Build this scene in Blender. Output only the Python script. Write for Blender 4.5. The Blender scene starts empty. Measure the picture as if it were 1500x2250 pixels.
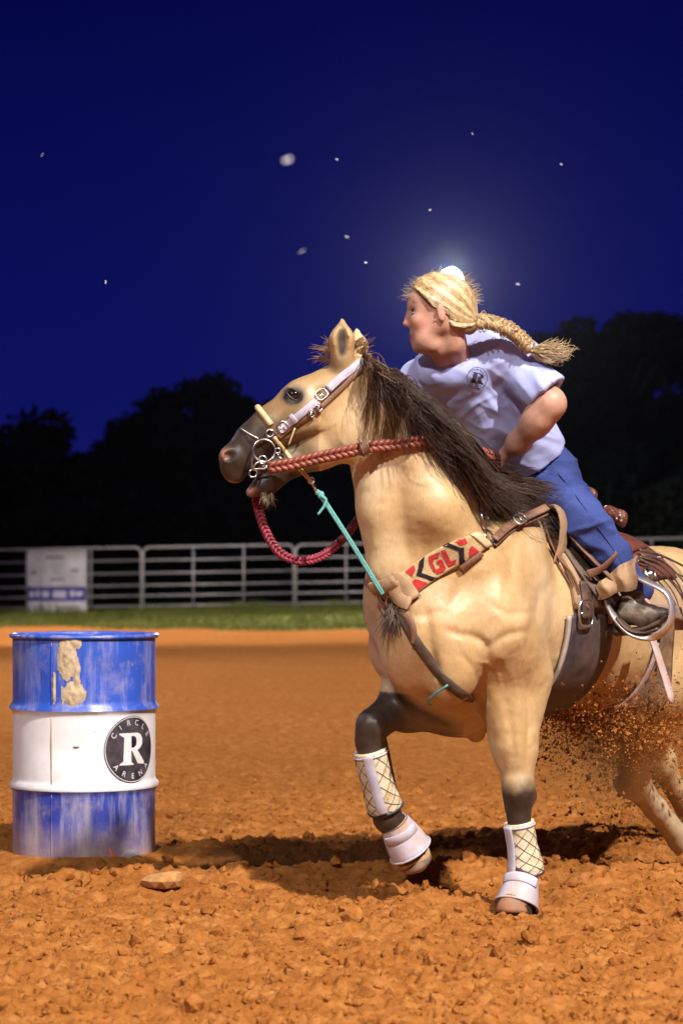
import bpy, math, random
import numpy as np
from mathutils import Vector, Matrix
from mathutils.bvhtree import BVHTree

# ------------------------------------------------------------------ camera, world, light
SC = bpy.context.scene
COL = SC.collection
FPX, HOR, CAMH = 5312.0, 1240.0, 1.17          # focal length in photo pixels, horizon row, eye height

cam_d = bpy.data.cameras.new('camera')
cam_d.sensor_fit = 'VERTICAL'; cam_d.sensor_height = 36.0; cam_d.sensor_width = 24.0
cam_d.lens = 85.0
cam_d.shift_y = (HOR - 1125.0) / 2250.0
cam_d.clip_start = 0.1; cam_d.clip_end = 2000
cam_d.dof.use_dof = True; cam_d.dof.focus_distance = 8.2; cam_d.dof.aperture_fstop = 4.0
cam = bpy.data.objects.new('camera', cam_d); COL.objects.link(cam)
cam.location = (0, 0, CAMH); cam.rotation_euler = (math.pi / 2, 0, 0)
SC.camera = cam

world = bpy.data.worlds.new('World'); SC.world = world; world.use_nodes = True
wn = world.node_tree; wn.nodes.clear()
w_out = wn.nodes.new('ShaderNodeOutputWorld'); w_bg = wn.nodes.new('ShaderNodeBackground')
w_tc = wn.nodes.new('ShaderNodeTexCoord'); w_sep = wn.nodes.new('ShaderNodeSeparateXYZ')
w_ramp = wn.nodes.new('ShaderNodeValToRGB')
wn.links.new(w_tc.outputs['Generated'], w_sep.inputs[0]); wn.links.new(w_sep.outputs['Z'], w_ramp.inputs[0])
wn.links.new(w_ramp.outputs[0], w_bg.inputs[0]); wn.links.new(w_bg.outputs[0], w_out.inputs[0])
el = w_ramp.color_ramp.elements                      # clear night sky after dusk: deep blue, darker overhead
el[0].position = 0.0; el[0].color = (0.0060, 0.0078, 0.125, 1)
el[1].position = 0.26; el[1].color = (0.0006, 0.0012, 0.050, 1)
e = el.new(0.10); e.color = (0.0030, 0.0044, 0.098, 1)
w_bg.inputs[1].default_value = 1.0

KEY_POS, KEY_AIM, KEY_W = Vector((7.9, -4.2, 16.6)), Vector((0.3, 11.0, 0.3)), 37000.0   # arena floodlight behind the camera
LEFT_POS, LEFT_AIM, LEFT_W = Vector((-5.5, -8.0, 13.5)), Vector((0.3, 10.5, 0.3)), 9500.0   # its partner on the other side
SIDE_POS, SIDE_AIM, SIDE_W = Vector((-20.0, 24.0, 11.0)), Vector((1.0, 23.0, 0.0)), 23000.0   # arena floodlight on the left
MID_POS, MID_AIM, MID_W = Vector((-15.0, 27.0, 11.0)), Vector((-2.0, 44.5, 0.0)), 30000.0   # the next one along, lighting the far end
BACK_POS, BACK_AIM, BACK_W = Vector((2.78, 61.5, 8.40)), Vector((0.5, 16.0, 0.0)), 90000.0   # the lit floodlight in the picture

SC.view_settings.view_transform = 'Standard'; SC.view_settings.look = 'None'
SC.view_settings.exposure = 0.0; SC.view_settings.gamma = 1.0; SC.view_settings.use_curve_mapping = False
SC.cycles.use_denoising = True
SC.cycles.max_bounces = 6
try:
    SC.cycles.denoiser = 'OPENIMAGEDENOISE'
except Exception:
    pass

# ------------------------------------------------------------------ helpers
rng = np.random.default_rng(7)
random.seed(7)

def W(px, py, d):                                   # a photo pixel at distance d (metres along the view axis)
    return np.array([(px - 750.0) / FPX * d, d, CAMH - (py - HOR) / FPX * d])

def _h(ix, iy, iz, seed):
    n = (ix.astype(np.int64) * 374761393 + iy.astype(np.int64) * 668265263 + iz.astype(np.int64) * 2147483647 + seed * 974634777) & 0xFFFFFFFF
    n = ((n ^ (n >> 13)) * 1274126177) & 0xFFFFFFFF
    n = (n ^ (n >> 16)) & 0xFFFFFFFF
    return n.astype(np.float64) / 4294967295.0

def noise(P, seed=0):                               # smooth value noise, 0..1
    P = np.asarray(P, float); i = np.floor(P).astype(np.int64); f = P - i; f = f * f * (3 - 2 * f)
    r = 0
    for a in (0, 1):
        for b in (0, 1):
            for c in (0, 1):
                wgt = (f[..., 0] if a else 1 - f[..., 0]) * (f[..., 1] if b else 1 - f[..., 1]) * (f[..., 2] if c else 1 - f[..., 2])
                r = r + wgt * _h(i[..., 0] + a, i[..., 1] + b, i[..., 2] + c, seed)
    return r

def fbm(P, oct=4, seed=0, gain=0.5):
    P = np.asarray(P, float); s = 0; a = 1; t = 0
    for o in range(oct):
        s = s + a * noise(P * (2 ** o) + o * 17.3, seed + o); t += a; a *= gain
    return s / t

def mesh_obj(name, V, F, m=None, parent=None, smooth=True):
    """V (n,3) array, F list/array of equal-size polygons or list of arrays with mixed sizes"""
    me = bpy.data.meshes.new(name)
    V = np.asarray(V, np.float32).reshape(-1, 3)
    groups = F if isinstance(F, list) and len(F) and isinstance(F[0], np.ndarray) and F[0].ndim == 2 else None
    if groups is None:
        if isinstance(F, np.ndarray): groups = [F]
        else:
            by = {}
            for f in F: by.setdefault(len(f), []).append(f)
            groups = [np.array(v, np.int64) for v in by.values()]
    loops = np.concatenate([g.ravel() for g in groups]).astype(np.int32)
    sizes = np.concatenate([np.full(len(g), g.shape[1]) for g in groups]).astype(np.int32)
    starts = np.concatenate([[0], np.cumsum(sizes)[:-1]]).astype(np.int32)
    me.vertices.add(len(V)); me.vertices.foreach_set('co', V.ravel())
    me.loops.add(len(loops)); me.loops.foreach_set('vertex_index', loops)
    me.polygons.add(len(sizes)); me.polygons.foreach_set('loop_start', starts)
    try: me.polygons.foreach_set('loop_total', sizes)
    except Exception: pass
    me.polygons.foreach_set('use_smooth', np.full(len(sizes), smooth))
    me.update(calc_edges=True); me.validate()
    if m is not None: me.materials.append(m)
    o = bpy.data.objects.new(name, me); COL.objects.link(o)
    if parent is not None: o.parent = parent; o.matrix_parent_inverse = parent.matrix_world.inverted()
    return o

def vattr(o, name, vals):
    a = o.data.attributes.new(name, 'FLOAT', 'POINT'); a.data.foreach_set('value', np.asarray(vals, np.float32))

def tag(o, label, cat, group=None, kind=None):
    o['label'] = label; o['category'] = cat
    if group: o['group'] = group
    if kind: o['kind'] = kind
    return o

def struct(o, kind='structure', label=None):
    o['kind'] = kind
    if label: o['label'] = label
    return o

def empty(name, loc, label, cat, group=None):
    o = bpy.data.objects.new(name, None); COL.objects.link(o); o.location = loc; o.empty_display_size = 0.1
    o.matrix_world = Matrix.Translation(Vector(loc))
    return tag(o, label, cat, group)

# -- materials
def S(r, g, b): # sRGB 0-255 to linear
    return tuple(((c / 255) / 12.92 if c / 255 <= 0.04045 else ((c / 255 + 0.055) / 1.055) ** 2.4) for c in (r, g, b))

class NT:
    def __init__(s, name):
        s.m = bpy.data.materials.new(name); s.m.use_nodes = True; s.t = s.m.node_tree
        s.b = s.t.nodes['Principled BSDF']; s.out = s.t.nodes['Material Output']
    def n(s, typ, **kw):
        x = s.t.nodes.new('ShaderNode' + typ)
        for k, v in kw.items():
            if k.startswith('i_'):
                key = k[2:]; key = int(key) if key.isdigit() else key.replace('_', ' ')
                x.inputs[key].default_value = v
            else: setattr(x, k, v)
        return x
    def l(s, a, b): s.t.links.new(a, b)
    def coord(s, kind='Object'):
        return s.n('TexCoord').outputs[kind]
    def noise(s, scale, detail=4, rough=0.55, vec=None, dist=0.0):
        x = s.n('TexNoise'); x.inputs['Scale'].default_value = scale; x.inputs['Detail'].default_value = detail
        x.inputs['Roughness'].default_value = rough; x.inputs['Distortion'].default_value = dist
        s.l(vec if vec is not None else s.coord(), x.inputs['Vector']); return x.outputs['Fac']
    def ramp(s, fac, stops):
        r = s.n('ValToRGB'); e = r.color_ramp.elements
        e[0].position, e[0].color = stops[0][0], (*stops[0][1], 1) if len(stops[0][1]) == 3 else stops[0][1]
        e[1].position, e[1].color = stops[-1][0], (*stops[-1][1], 1)
        for p, c in stops[1:-1]:
            q = e.new(p); q.color = (*c, 1)
        s.l(fac, r.inputs[0]); return r.outputs[0]
    def mix(s, fac, a, b, mode='MIX'):
        x = s.n('Mix', data_type='RGBA', blend_type=mode)
        for sock, v in ((x.inputs['Factor'], fac), (x.inputs['A'], a), (x.inputs['B'], b)):
            pass
        ins = [i for i in x.inputs if i.enabled]
        f, A, B = ins[0], ins[1], ins[2]
        for sock, v in ((f, fac), (A, a), (B, b)):
            if isinstance(v, bpy.types.NodeSocket): s.l(v, sock)
            elif isinstance(v, (int, float)): sock.default_value = v
            else: sock.default_value = (*v, 1)
        return [o for o in x.outputs if o.enabled][0]
    def math(s, op, a, b=0.0, clamp=False):
        x = s.n('Math', operation=op, use_clamp=clamp)
        for i, v in enumerate((a, b)):
            if isinstance(v, bpy.types.NodeSocket): s.l(v, x.inputs[i])
            else: x.inputs[i].default_value = v
        return x.outputs[0]
    def attr(s, name):
        return s.n('Attribute', attribute_name=name).outputs['Fac']
    def bump(s, h, strength=0.3, dist=0.01):
        x = s.n('Bump'); x.inputs['Strength'].default_value = strength; x.inputs['Distance'].default_value = dist
        s.l(h, x.inputs['Height']); s.l(x.outputs[0], s.b.inputs['Normal'])
    def color(s, c):
        if isinstance(c, bpy.types.NodeSocket): s.l(c, s.b.inputs['Base Color'])
        else: s.b.inputs['Base Color'].default_value = (*c, 1)
    def set(s, **kw):
        for k, v in kw.items(): s.b.inputs[k.replace('_', ' ')].default_value = v

def mat(name, col, rough=0.6, metal=0.0, var=0.25, vs=12.0, bump=0.0, bs=80.0, dirt=None, dirt_amt=0.4, dirt_s=9.0, spec=0.5, sheen=0.0):
    n = NT(name); n.set(Roughness=rough, Metallic=metal); n.b.inputs['Specular IOR Level'].default_value = spec
    f = n.noise(vs, 5, 0.6)
    dark = tuple(c * (1 - var) for c in col); lite = tuple(min(1, c * (1 + var)) for c in col)
    c = n.ramp(f, [(0.3, dark), (0.7, lite)])
    if dirt is not None:
        g = n.noise(dirt_s, 6, 0.65)
        gm = n.ramp(g, [(0.5 - 0.12, (0, 0, 0)), (0.5 + 0.16, (dirt_amt,) * 3)])
        c = n.mix(gm, c, dirt)
        rr = n.n('MapRange'); n.l(gm, rr.inputs[0]); rr.inputs[3].default_value = rough; rr.inputs[4].default_value = 0.9
        n.l(rr.outputs[0], n.b.inputs['Roughness'])
    n.color(c)
    if bump: n.bump(n.noise(bs, 3, 0.6), bump, 0.004)
    if sheen: n.set(Sheen_Weight=sheen)
    return n.m

# -- mesh pieces
def frames(P, up=(0, 0, 1)):
    P = np.asarray(P, float); T = np.gradient(P, axis=0); T /= np.linalg.norm(T, axis=1, keepdims=True) + 1e-12
    up = np.asarray(up, float)
    N = up - (T @ up)[:, None] * T
    bad = np.linalg.norm(N, axis=1) < 0.05
    if bad.any():
        alt = np.array([1.0, 0.2, 0.1]); N[bad] = alt - (T[bad] @ alt)[:, None] * T[bad]
    N /= np.linalg.norm(N, axis=1, keepdims=True)
    for i in range(1, len(N)):                      # parallel transport keeps it from flipping
        v = N[i - 1] - (N[i - 1] @ T[i]) * T[i]; L = np.linalg.norm(v)
        if L > 1e-6: N[i] = v / L
    return T, N, np.cross(T, N)

def spline(pts, n):
    """Catmull-Rom through pts, n samples"""
    P = np.asarray(pts, float); k = len(P)
    if k == 2: return P[0] + (P[1] - P[0]) * np.linspace(0, 1, n)[:, None]
    Q = np.vstack([2 * P[0] - P[1], P, 2 * P[-1] - P[-2]])
    t = np.linspace(0, k - 1 - 1e-9, n); i = t.astype(int); f = (t - i)[:, None]
    a, b, c, d = Q[i], Q[i + 1], Q[i + 2], Q[i + 3]
    return 0.5 * (2 * b + (c - a) * f + (2 * a - 5 * b + 4 * c - d) * f ** 2 + (3 * b - a - 3 * c + d) * f ** 3)

def tube_vf(P, r, sides=8, closed=False, up=(0, 0, 1), caps=True, flat=1.0):
    P = np.asarray(P, float); n = len(P)
    T, N, B = frames(P, up)
    if closed:
        T = np.roll(P, -1, 0) - np.roll(P, 1, 0); T /= np.linalg.norm(T, axis=1, keepdims=True)
        c = P.mean(0); N = P - c; N -= (N * T).sum(1)[:, None] * T; N /= np.linalg.norm(N, axis=1, keepdims=True) + 1e-12; B = np.cross(T, N)
    r = np.broadcast_to(np.asarray(r, float), (n,))
    a = np.linspace(0, 2 * math.pi, sides, endpoint=False)
    V = P[:, None, :] + r[:, None, None] * (np.cos(a)[None, :, None] * N[:, None, :] + flat * np.sin(a)[None, :, None] * B[:, None, :])
    V = V.reshape(-1, 3); rows = n if closed else n - 1
    i = np.arange(rows)[:, None]; j = np.arange(sides)[None, :]; i2 = (i + 1) % n; j2 = (j + 1) % sides
    F = np.stack(np.broadcast_arrays(i * sides + j, i * sides + j2, i2 * sides + j2, i2 * sides + j), -1).reshape(-1, 4)
    fs = [tuple(f) for f in F.tolist()]
    if caps and not closed:
        fs.append(tuple(range(sides - 1, -1, -1))); fs.append(tuple(range((n - 1) * sides, n * sides)))
    return V, fs

class MB:                                            # mesh builder: many shapes, one mesh
    def __init__(s): s.V = []; s.F = []; s.n = 0
    def add(s, V, F):
        V = np.asarray(V, float).reshape(-1, 3); s.V.append(V); s.F += [tuple(int(i) + s.n for i in f) for f in F]; s.n += len(V); return s
    def tube(s, P, r, sides=8, **k): return s.add(*tube_vf(P, r, sides, **k))
    def box(s, c, size, R=None):
        c = np.asarray(c, float); h = np.asarray(size, float) / 2
        v = np.array([[x, y, z] for x in (-1, 1) for y in (-1, 1) for z in (-1, 1)]) * h
        if R is not None: v = v @ np.asarray(R).T
        return s.add(v + c, [(0, 1, 3, 2), (4, 6, 7, 5), (0, 4, 5, 1), (2, 3, 7, 6), (0, 2, 6, 4), (1, 5, 7, 3)])
    def ring(s, c, R, r, nrm, seg=28, sides=8, squash=1.0, ax=None):
        nrm = np.asarray(nrm, float) / np.linalg.norm(nrm)
        a = np.cross(nrm, (0, 0, 1) if abs(nrm[2]) < 0.9 else (1, 0, 0)) if ax is None else np.asarray(ax, float); a /= np.linalg.norm(a); b = np.cross(nrm, a)
        t = np.linspace(0, 2 * math.pi, seg, endpoint=False)
        P = np.asarray(c) + R * (np.cos(t)[:, None] * a + squash * np.sin(t)[:, None] * b)
        return s.tube(P, r, sides, closed=True)
    def ball(s, c, r, seg=12, rings=8, axes=None):
        r = np.broadcast_to(np.asarray(r, float), (3,)); V = []; F = []
        for i in range(rings + 1):
            th = math.pi * i / rings
            for j in range(seg):
                ph = 2 * math.pi * j / seg; V.append((math.sin(th) * math.cos(ph), math.sin(th) * math.sin(ph), math.cos(th)))
        V = np.array(V) * r
        if axes is not None: V = V @ np.asarray(axes)
        for i in range(rings):
            for j in range(seg):
                j2 = (j + 1) % seg; F.append((i * seg + j, (i + 1) * seg + j, (i + 1) * seg + j2, i * seg + j2))
        return s.add(V + np.asarray(c), F)
    def strap(s, P, N, w, t):
        """flat strap along P lying on a surface with normals N, width w, thickness t"""
        P = np.asarray(P, float); N = np.asarray(N, float); n = len(P)
        T = np.gradient(P, axis=0); T /= np.linalg.norm(T, axis=1, keepdims=True) + 1e-12
        N = N - (N * T).sum(1)[:, None] * T; N /= np.linalg.norm(N, axis=1, keepdims=True) + 1e-12
        B = np.cross(T, N); w = np.broadcast_to(np.asarray(w, float), (n,))[:, None] / 2
        e = 0.22 * t
        prof = [(-1, 0, 0), (-1, t * 0.75, 0), (-1, t, 1), (1, t, -1), (1, t * 0.75, 0), (1, 0, 0)]
        V = np.stack([P + B * (a * w + c * min(e, 0.003) ) + N * b for a, b, c in prof], 1).reshape(-1, 3)
        k = len(prof); F = []
        for i in range(n - 1):
            for j in range(k):
                j2 = (j + 1) % k; F.append((i * k + j, i * k + j2, (i + 1) * k + j2, (i + 1) * k + j))
        F.append(tuple(range(k - 1, -1, -1))); F.append(tuple(range((n - 1) * k, n * k)))
        return s.add(V, F)
    def lathe(s, prof, seg=48, c=(0, 0, 0)):
        prof = np.asarray(prof, float); n = len(prof); a = np.linspace(0, 2 * math.pi, seg, endpoint=False)
        V = np.stack([prof[:, 0][:, None] * np.cos(a), prof[:, 0][:, None] * np.sin(a), np.broadcast_to(prof[:, 1][:, None], (n, seg))], -1).reshape(-1, 3)
        F = [(i * seg + j, i * seg + (j + 1) % seg, (i + 1) * seg + (j + 1) % seg, (i + 1) * seg + j) for i in range(n - 1) for j in range(seg)]
        return s.add(V + np.asarray(c), F)
    def build(s, name, m, parent=None, smooth=True):
        return mesh_obj(name, np.concatenate(s.V), s.F, m, parent, smooth)

def strands_vf(L, r0, r1, sides=3):
    """L (n,m,3) polylines of equal length -> thin tapering tubes, one array"""
    L = np.asarray(L, float); n, m, _ = L.shape
    T = np.gradient(L, axis=1); T /= np.linalg.norm(T, axis=2, keepdims=True) + 1e-12
    up = np.array([0.31, -0.8, 0.52]); N = up - (T @ up)[..., None] * T; N /= np.linalg.norm(N, axis=2, keepdims=True) + 1e-9; B = np.cross(T, N)
    s = np.linspace(0, 1, m); r0 = np.broadcast_to(np.asarray(r0, float), (n,))[:, None]
    rad = r0 * (1 - s ** 1.6)[None] + r1
    a = np.linspace(0, 2 * math.pi, sides, endpoint=False)
    V = L[:, :, None, :] + rad[:, :, None, None] * (np.cos(a)[None, None, :, None] * N[:, :, None, :] + np.sin(a)[None, None, :, None] * B[:, :, None, :])
    k = np.arange(n)[:, None, None] * m * sides; i = np.arange(m - 1)[None, :, None]; j = np.arange(sides)[None, None, :]; j2 = (j + 1) % sides
    F = np.stack(np.broadcast_arrays(k + i * sides + j, k + i * sides + j2, k + (i + 1) * sides + j2, k + (i + 1) * sides + j), -1).reshape(-1, 4)
    return V.reshape(-1, 3), F

# -- signed distance modelling for bodies
def sm(v): v = np.asarray(v, float); return v / np.linalg.norm(v)

class SDF:
    def __init__(s, lo, hi, h):
        s.h = h; s.lo = np.asarray(lo, float); s.n = np.ceil((np.asarray(hi) - s.lo) / h).astype(int) + 1
        s.ax = [(s.lo[i] + h * np.arange(s.n[i])).astype(np.float32) for i in range(3)]
        s.F = np.full(tuple(s.n), 0.5, np.float32)
    def sl(s, lo, hi):
        i0 = np.clip(np.floor((lo - s.lo) / s.h).astype(int), 0, s.n - 1); i1 = np.clip(np.ceil((hi - s.lo) / s.h).astype(int) + 1, 1, s.n)
        return tuple(slice(a, b) for a, b in zip(i0, i1))
    def comb(s, S_, d, k, op):
        f = s.F[S_]
        if op == 'add':
            if k > 0:
                hh = np.clip(0.5 + 0.5 * (f - d) / k, 0, 1); s.F[S_] = f + (d - f) * hh - k * hh * (1 - hh)
            else: s.F[S_] = np.minimum(f, d)
        elif op == 'sub':
            d = -d
            if k > 0:
                hh = np.clip(0.5 - 0.5 * (f - d) / k, 0, 1); s.F[S_] = f + (d - f) * hh + k * hh * (1 - hh)
            else: s.F[S_] = np.maximum(f, d)
    def bone(s, a, b, ra, rb, k=0.03, n=None, w=1.0, op='add'):
        a = np.asarray(a, float); b = np.asarray(b, float); m = max(ra, rb) * max(1.0, w) + k + 3 * s.h
        S_ = s.sl(np.minimum(a, b) - m, np.maximum(a, b) + m)
        X = s.ax[0][S_[0]][:, None, None] - np.float32(a[0]); Y = s.ax[1][S_[1]][None, :, None] - np.float32(a[1]); Z = s.ax[2][S_[2]][None, None, :] - np.float32(a[2])
        v = (b - a)
        if n is not None:
            n = sm(n); g = np.float32(1 / w - 1); q = (X * n[0] + Y * n[1] + Z * n[2]) * g
            X = X + q * n[0]; Y = Y + q * n[1]; Z = Z + q * n[2]; v = v + float(g) * (v @ n) * n
        L2 = float(v @ v) + 1e-9
        t = np.clip((X * v[0] + Y * v[1] + Z * v[2]) / L2, 0, 1).astype(np.float32)
        X = X - t * v[0]; Y = Y - t * v[1]; Z = Z - t * v[2]
        ln = np.sqrt(X * X + Y * Y + Z * Z) + 1e-6
        d = ln - (ra + (rb - ra) * t)
        if n is not None:
            un = (X * n[0] + Y * n[1] + Z * n[2]) / ln
            gr2 = 1 + un * un * (2 * g + g * g); d = d / np.sqrt(gr2)
        s.comb(S_, d.astype(np.float32), k, op)
    def chain(s, pts, rad, k=0.03, n=None, w=1.0, op='add'):
        w = np.broadcast_to(np.asarray(w, float), (len(pts),))
        for i in range(len(pts) - 1): s.bone(pts[i], pts[i + 1], rad[i], rad[i + 1], k if i else k, n, (w[i] + w[i + 1]) / 2, op)
    def ell(s, c, r, axes=None, k=0.03, op='add'):
        c = np.asarray(c, float); r = np.asarray(r, float); A = np.eye(3) if axes is None else np.array([sm(x) for x in axes])
        m = r.max() + k + 3 * s.h; S_ = s.sl(c - m, c + m)
        X = s.ax[0][S_[0]][:, None, None] - np.float32(c[0]); Y = s.ax[1][S_[1]][None, :, None] - np.float32(c[1]); Z = s.ax[2][S_[2]][None, None, :] - np.float32(c[2])
        k0 = 0; k1 = 0
        for i in range(3):
            u = X * A[i][0] + Y * A[i][1] + Z * A[i][2]; k0 = k0 + (u / r[i]) ** 2; k1 = k1 + (u / r[i] ** 2) ** 2
        k0 = np.sqrt(k0) + 1e-6; k1 = np.sqrt(k1) + 1e-6
        s.comb(S_, (k0 * (k0 - 1) / k1).astype(np.float32), k, op)
    def half(s, p, n, k=0.0):                        # keep the side the normal points away from
        p = np.asarray(p, float); n = sm(n)
        d = ((s.ax[0] - p[0]) * n[0])[:, None, None] + ((s.ax[1] - p[1]) * n[1])[None, :, None] + ((s.ax[2] - p[2]) * n[2])[None, None, :]
        s.F = np.maximum(s.F, d.astype(np.float32)) if k <= 0 else s.F
    def mesh(s, smooth_it=2):
        F = s.F; ins = F < 0
        c = [ins[a:F.shape[0] - 1 + a, b:F.shape[1] - 1 + b, d:F.shape[2] - 1 + d] for a in (0, 1) for b in (0, 1) for d in (0, 1)]
        cnt = sum(x.astype(np.int8) for x in c); act = (cnt > 0) & (cnt < 8)
        I = np.argwhere(act); N = len(I)
        offs = np.array([(a, b, d) for a in (0, 1) for b in (0, 1) for d in (0, 1)])
        vals = np.stack([F[I[:, 0] + o[0], I[:, 1] + o[1], I[:, 2] + o[2]] for o in offs], 1).astype(float)
        acc = np.zeros((N, 3)); num = np.zeros(N)
        for i in range(8):
            for j in range(i + 1, 8):
                if np.abs(offs[i] - offs[j]).sum() != 1: continue
                x = (vals[:, i] < 0) != (vals[:, j] < 0)
                t = vals[x, i] / (vals[x, i] - vals[x, j])
                acc[x] += offs[i] + t[:, None] * (offs[j] - offs[i]); num[x] += 1
        V = s.lo + s.h * (I + acc / num[:, None])
        idx = np.full(act.shape, -1, np.int64); idx[tuple(I.T)] = np.arange(N)
        Q = []
        for ax in range(3):
            a, b = [q for q in range(3) if q != ax]
            sl0 = [slice(None)] * 3; sl1 = [slice(None)] * 3; sl0[ax] = slice(0, -1); sl1[ax] = slice(1, None)
            A = ins[tuple(sl0)]; B = ins[tuple(sl1)]; E = np.argwhere(A != B)
            ok = (E[:, a] > 0) & (E[:, b] > 0) & (E[:, a] < F.shape[a] - 1) & (E[:, b] < F.shape[b] - 1); E = E[ok]
            flip = A[tuple(E.T)]
            def cell(da, db):
                e = E.copy(); e[:, a] += da; e[:, b] += db; return idx[tuple(e.T)]
            q = np.stack([cell(-1, -1), cell(0, -1), cell(0, 0), cell(-1, 0)], 1)
            if ax == 1: flip = ~flip
            q[~flip] = q[~flip][:, ::-1]; Q.append(q)
        Q = np.concatenate(Q); Q = Q[(Q >= 0).all(1)]
        for _ in range(smooth_it):
            e = np.concatenate([Q[:, [0, 1]], Q[:, [1, 2]], Q[:, [2, 3]], Q[:, [3, 0]]])
            sx = np.zeros_like(V); ct = np.zeros(N)
            for q in range(3): sx[:, q] = np.bincount(e[:, 0], V[e[:, 1], q], N) + np.bincount(e[:, 1], V[e[:, 0], q], N)
            ct = np.bincount(e[:, 0], minlength=N) + np.bincount(e[:, 1], minlength=N)
            V = 0.4 * V + 0.6 * sx / np.maximum(ct, 1)[:, None]
        return V, Q

def vnormals(V, Q):
    n = np.cross(V[Q[:, 2]] - V[Q[:, 0]], V[Q[:, 3]] - V[Q[:, 1]]); N = np.zeros_like(V)
    for c in range(4):
        for q in range(3): N[:, q] += np.bincount(Q[:, c], n[:, q], len(V))
    return N / (np.linalg.norm(N, axis=1, keepdims=True) + 1e-12)

def bvh(V, Q): return BVHTree.FromPolygons([tuple(v) for v in V.tolist()], Q.tolist())

CAMV = Vector((0, 0, CAMH))
def hit(B, px, py, off=0.0, dflt=8.2):               # where the line of sight through a pixel meets a surface
    p = Vector(W(px, py, 1.0)) - CAMV
    loc, nor, i, dist = B.ray_cast(CAMV, p.normalized())
    if loc is None: return W(px, py, dflt), np.array((0, -1.0, 0))
    if nor.dot(p) > 0: nor = -nor
    return np.array(loc) + np.array(nor) * off, np.array(nor)

def hits(B, pts, off=0.0, n=24, dflt=8.2, smooth=3):
    P2 = spline([(x, y, 0) for x, y in pts], n); R = [hit(B, x, y, off, dflt) for x, y, _ in P2]
    P = np.array([r[0] for r in R]); N = np.array([r[1] for r in R])
    for _ in range(smooth):
        N[1:-1] = (N[:-2] + 2 * N[1:-1] + N[2:]) / 4; P[1:-1] = (P[:-2] + 2 * P[1:-1] + P[2:]) / 4
    return P, N / np.linalg.norm(N, axis=1, keepdims=True)

def text_mesh(txt, size=1.0):
    cu = bpy.data.curves.new('t', 'FONT'); cu.body = txt; cu.size = size; cu.align_x = 'CENTER'; cu.align_y = 'CENTER'; cu.resolution_u = 4
    ob = bpy.data.objects.new('t', cu); COL.objects.link(ob)
    dg = bpy.context.evaluated_depsgraph_get(); me = ob.evaluated_get(dg).to_mesh()
    V = np.array([v.co[:] for v in me.vertices]); F = [tuple(p.vertices) for p in me.polygons]
    ob.evaluated_get(dg).to_mesh_clear(); bpy.data.objects.remove(ob); bpy.data.curves.remove(cu)
    return V, F

def poly_mesh(outline, holes=(), cell=None):
    """fill a 2-D outline (with holes) with small triangles so that it can be laid on a curved surface"""
    import bmesh
    from mathutils.geometry import delaunay_2d_cdt
    pts = []; edges = []
    lo = np.min(outline, 0); hi = np.max(outline, 0); cell = cell or (hi - lo).max() / 14
    def loop(L):
        L = np.asarray(L, float); out = []
        for i in range(len(L)):
            a, b = L[i], L[(i + 1) % len(L)]; k = max(1, int(np.linalg.norm(b - a) / cell))
            out += [a + (b - a) * j / k for j in range(k)]
        s = len(pts); pts.extend(Vector(p) for p in out); edges.extend((s + i, s + (i + 1) % len(out)) for i in range(len(out)))
        return np.array(out)
    loops = [loop(outline)] + [loop(h) for h in holes]
    def inside(p, L):
        x, y = p; c = False; j = len(L) - 1
        for i in range(len(L)):
            if (L[i][1] > y) != (L[j][1] > y) and x < (L[j][0] - L[i][0]) * (y - L[i][1]) / (L[j][1] - L[i][1] + 1e-15) + L[i][0]: c = not c
            j = i
        return c
    x = lo[0] + cell * 0.5
    while x < hi[0]:
        y = lo[1] + cell * 0.5
        while y < hi[1]:
            if inside((x, y), loops[0]) and not any(inside((x, y), h) for h in loops[1:]): pts.append(Vector((x, y)))
            y += cell
        x += cell
    r = delaunay_2d_cdt(pts, edges, [], 0, 1e-6)
    V = np.array([[p[0], p[1], 0] for p in r[0]]); F = []
    for f in r[2]:
        c = V[list(f), :2].mean(0)
        if inside(c, loops[0]) and not any(inside(c, h) for h in loops[1:]): F.append(tuple(f))
    return V, F

# the slab-serif letter of the arena emblem, drawn in a box -0.5..0.5
R_OUT = [(-.50, .50), (.18, .50), (.34, .44), (.42, .30), (.41, .14), (.32, .02), (.20, -.05), (.50, -.42), (.50, -.5), (.20, -.46), (-.03, -.06), (-.06, -.06), (-.06, -.40), (.03, -.47), (.03, -.5), (-.50, -.5), (-.50, -.47), (-.36, -.38), (-.33, .36), (-.50, .46)]
R_HOLE = [(-.06, .40), (.06, .40), (.14, .34), (.16, .22), (.13, .10), (.05, .04), (-.06, .03)]
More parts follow.
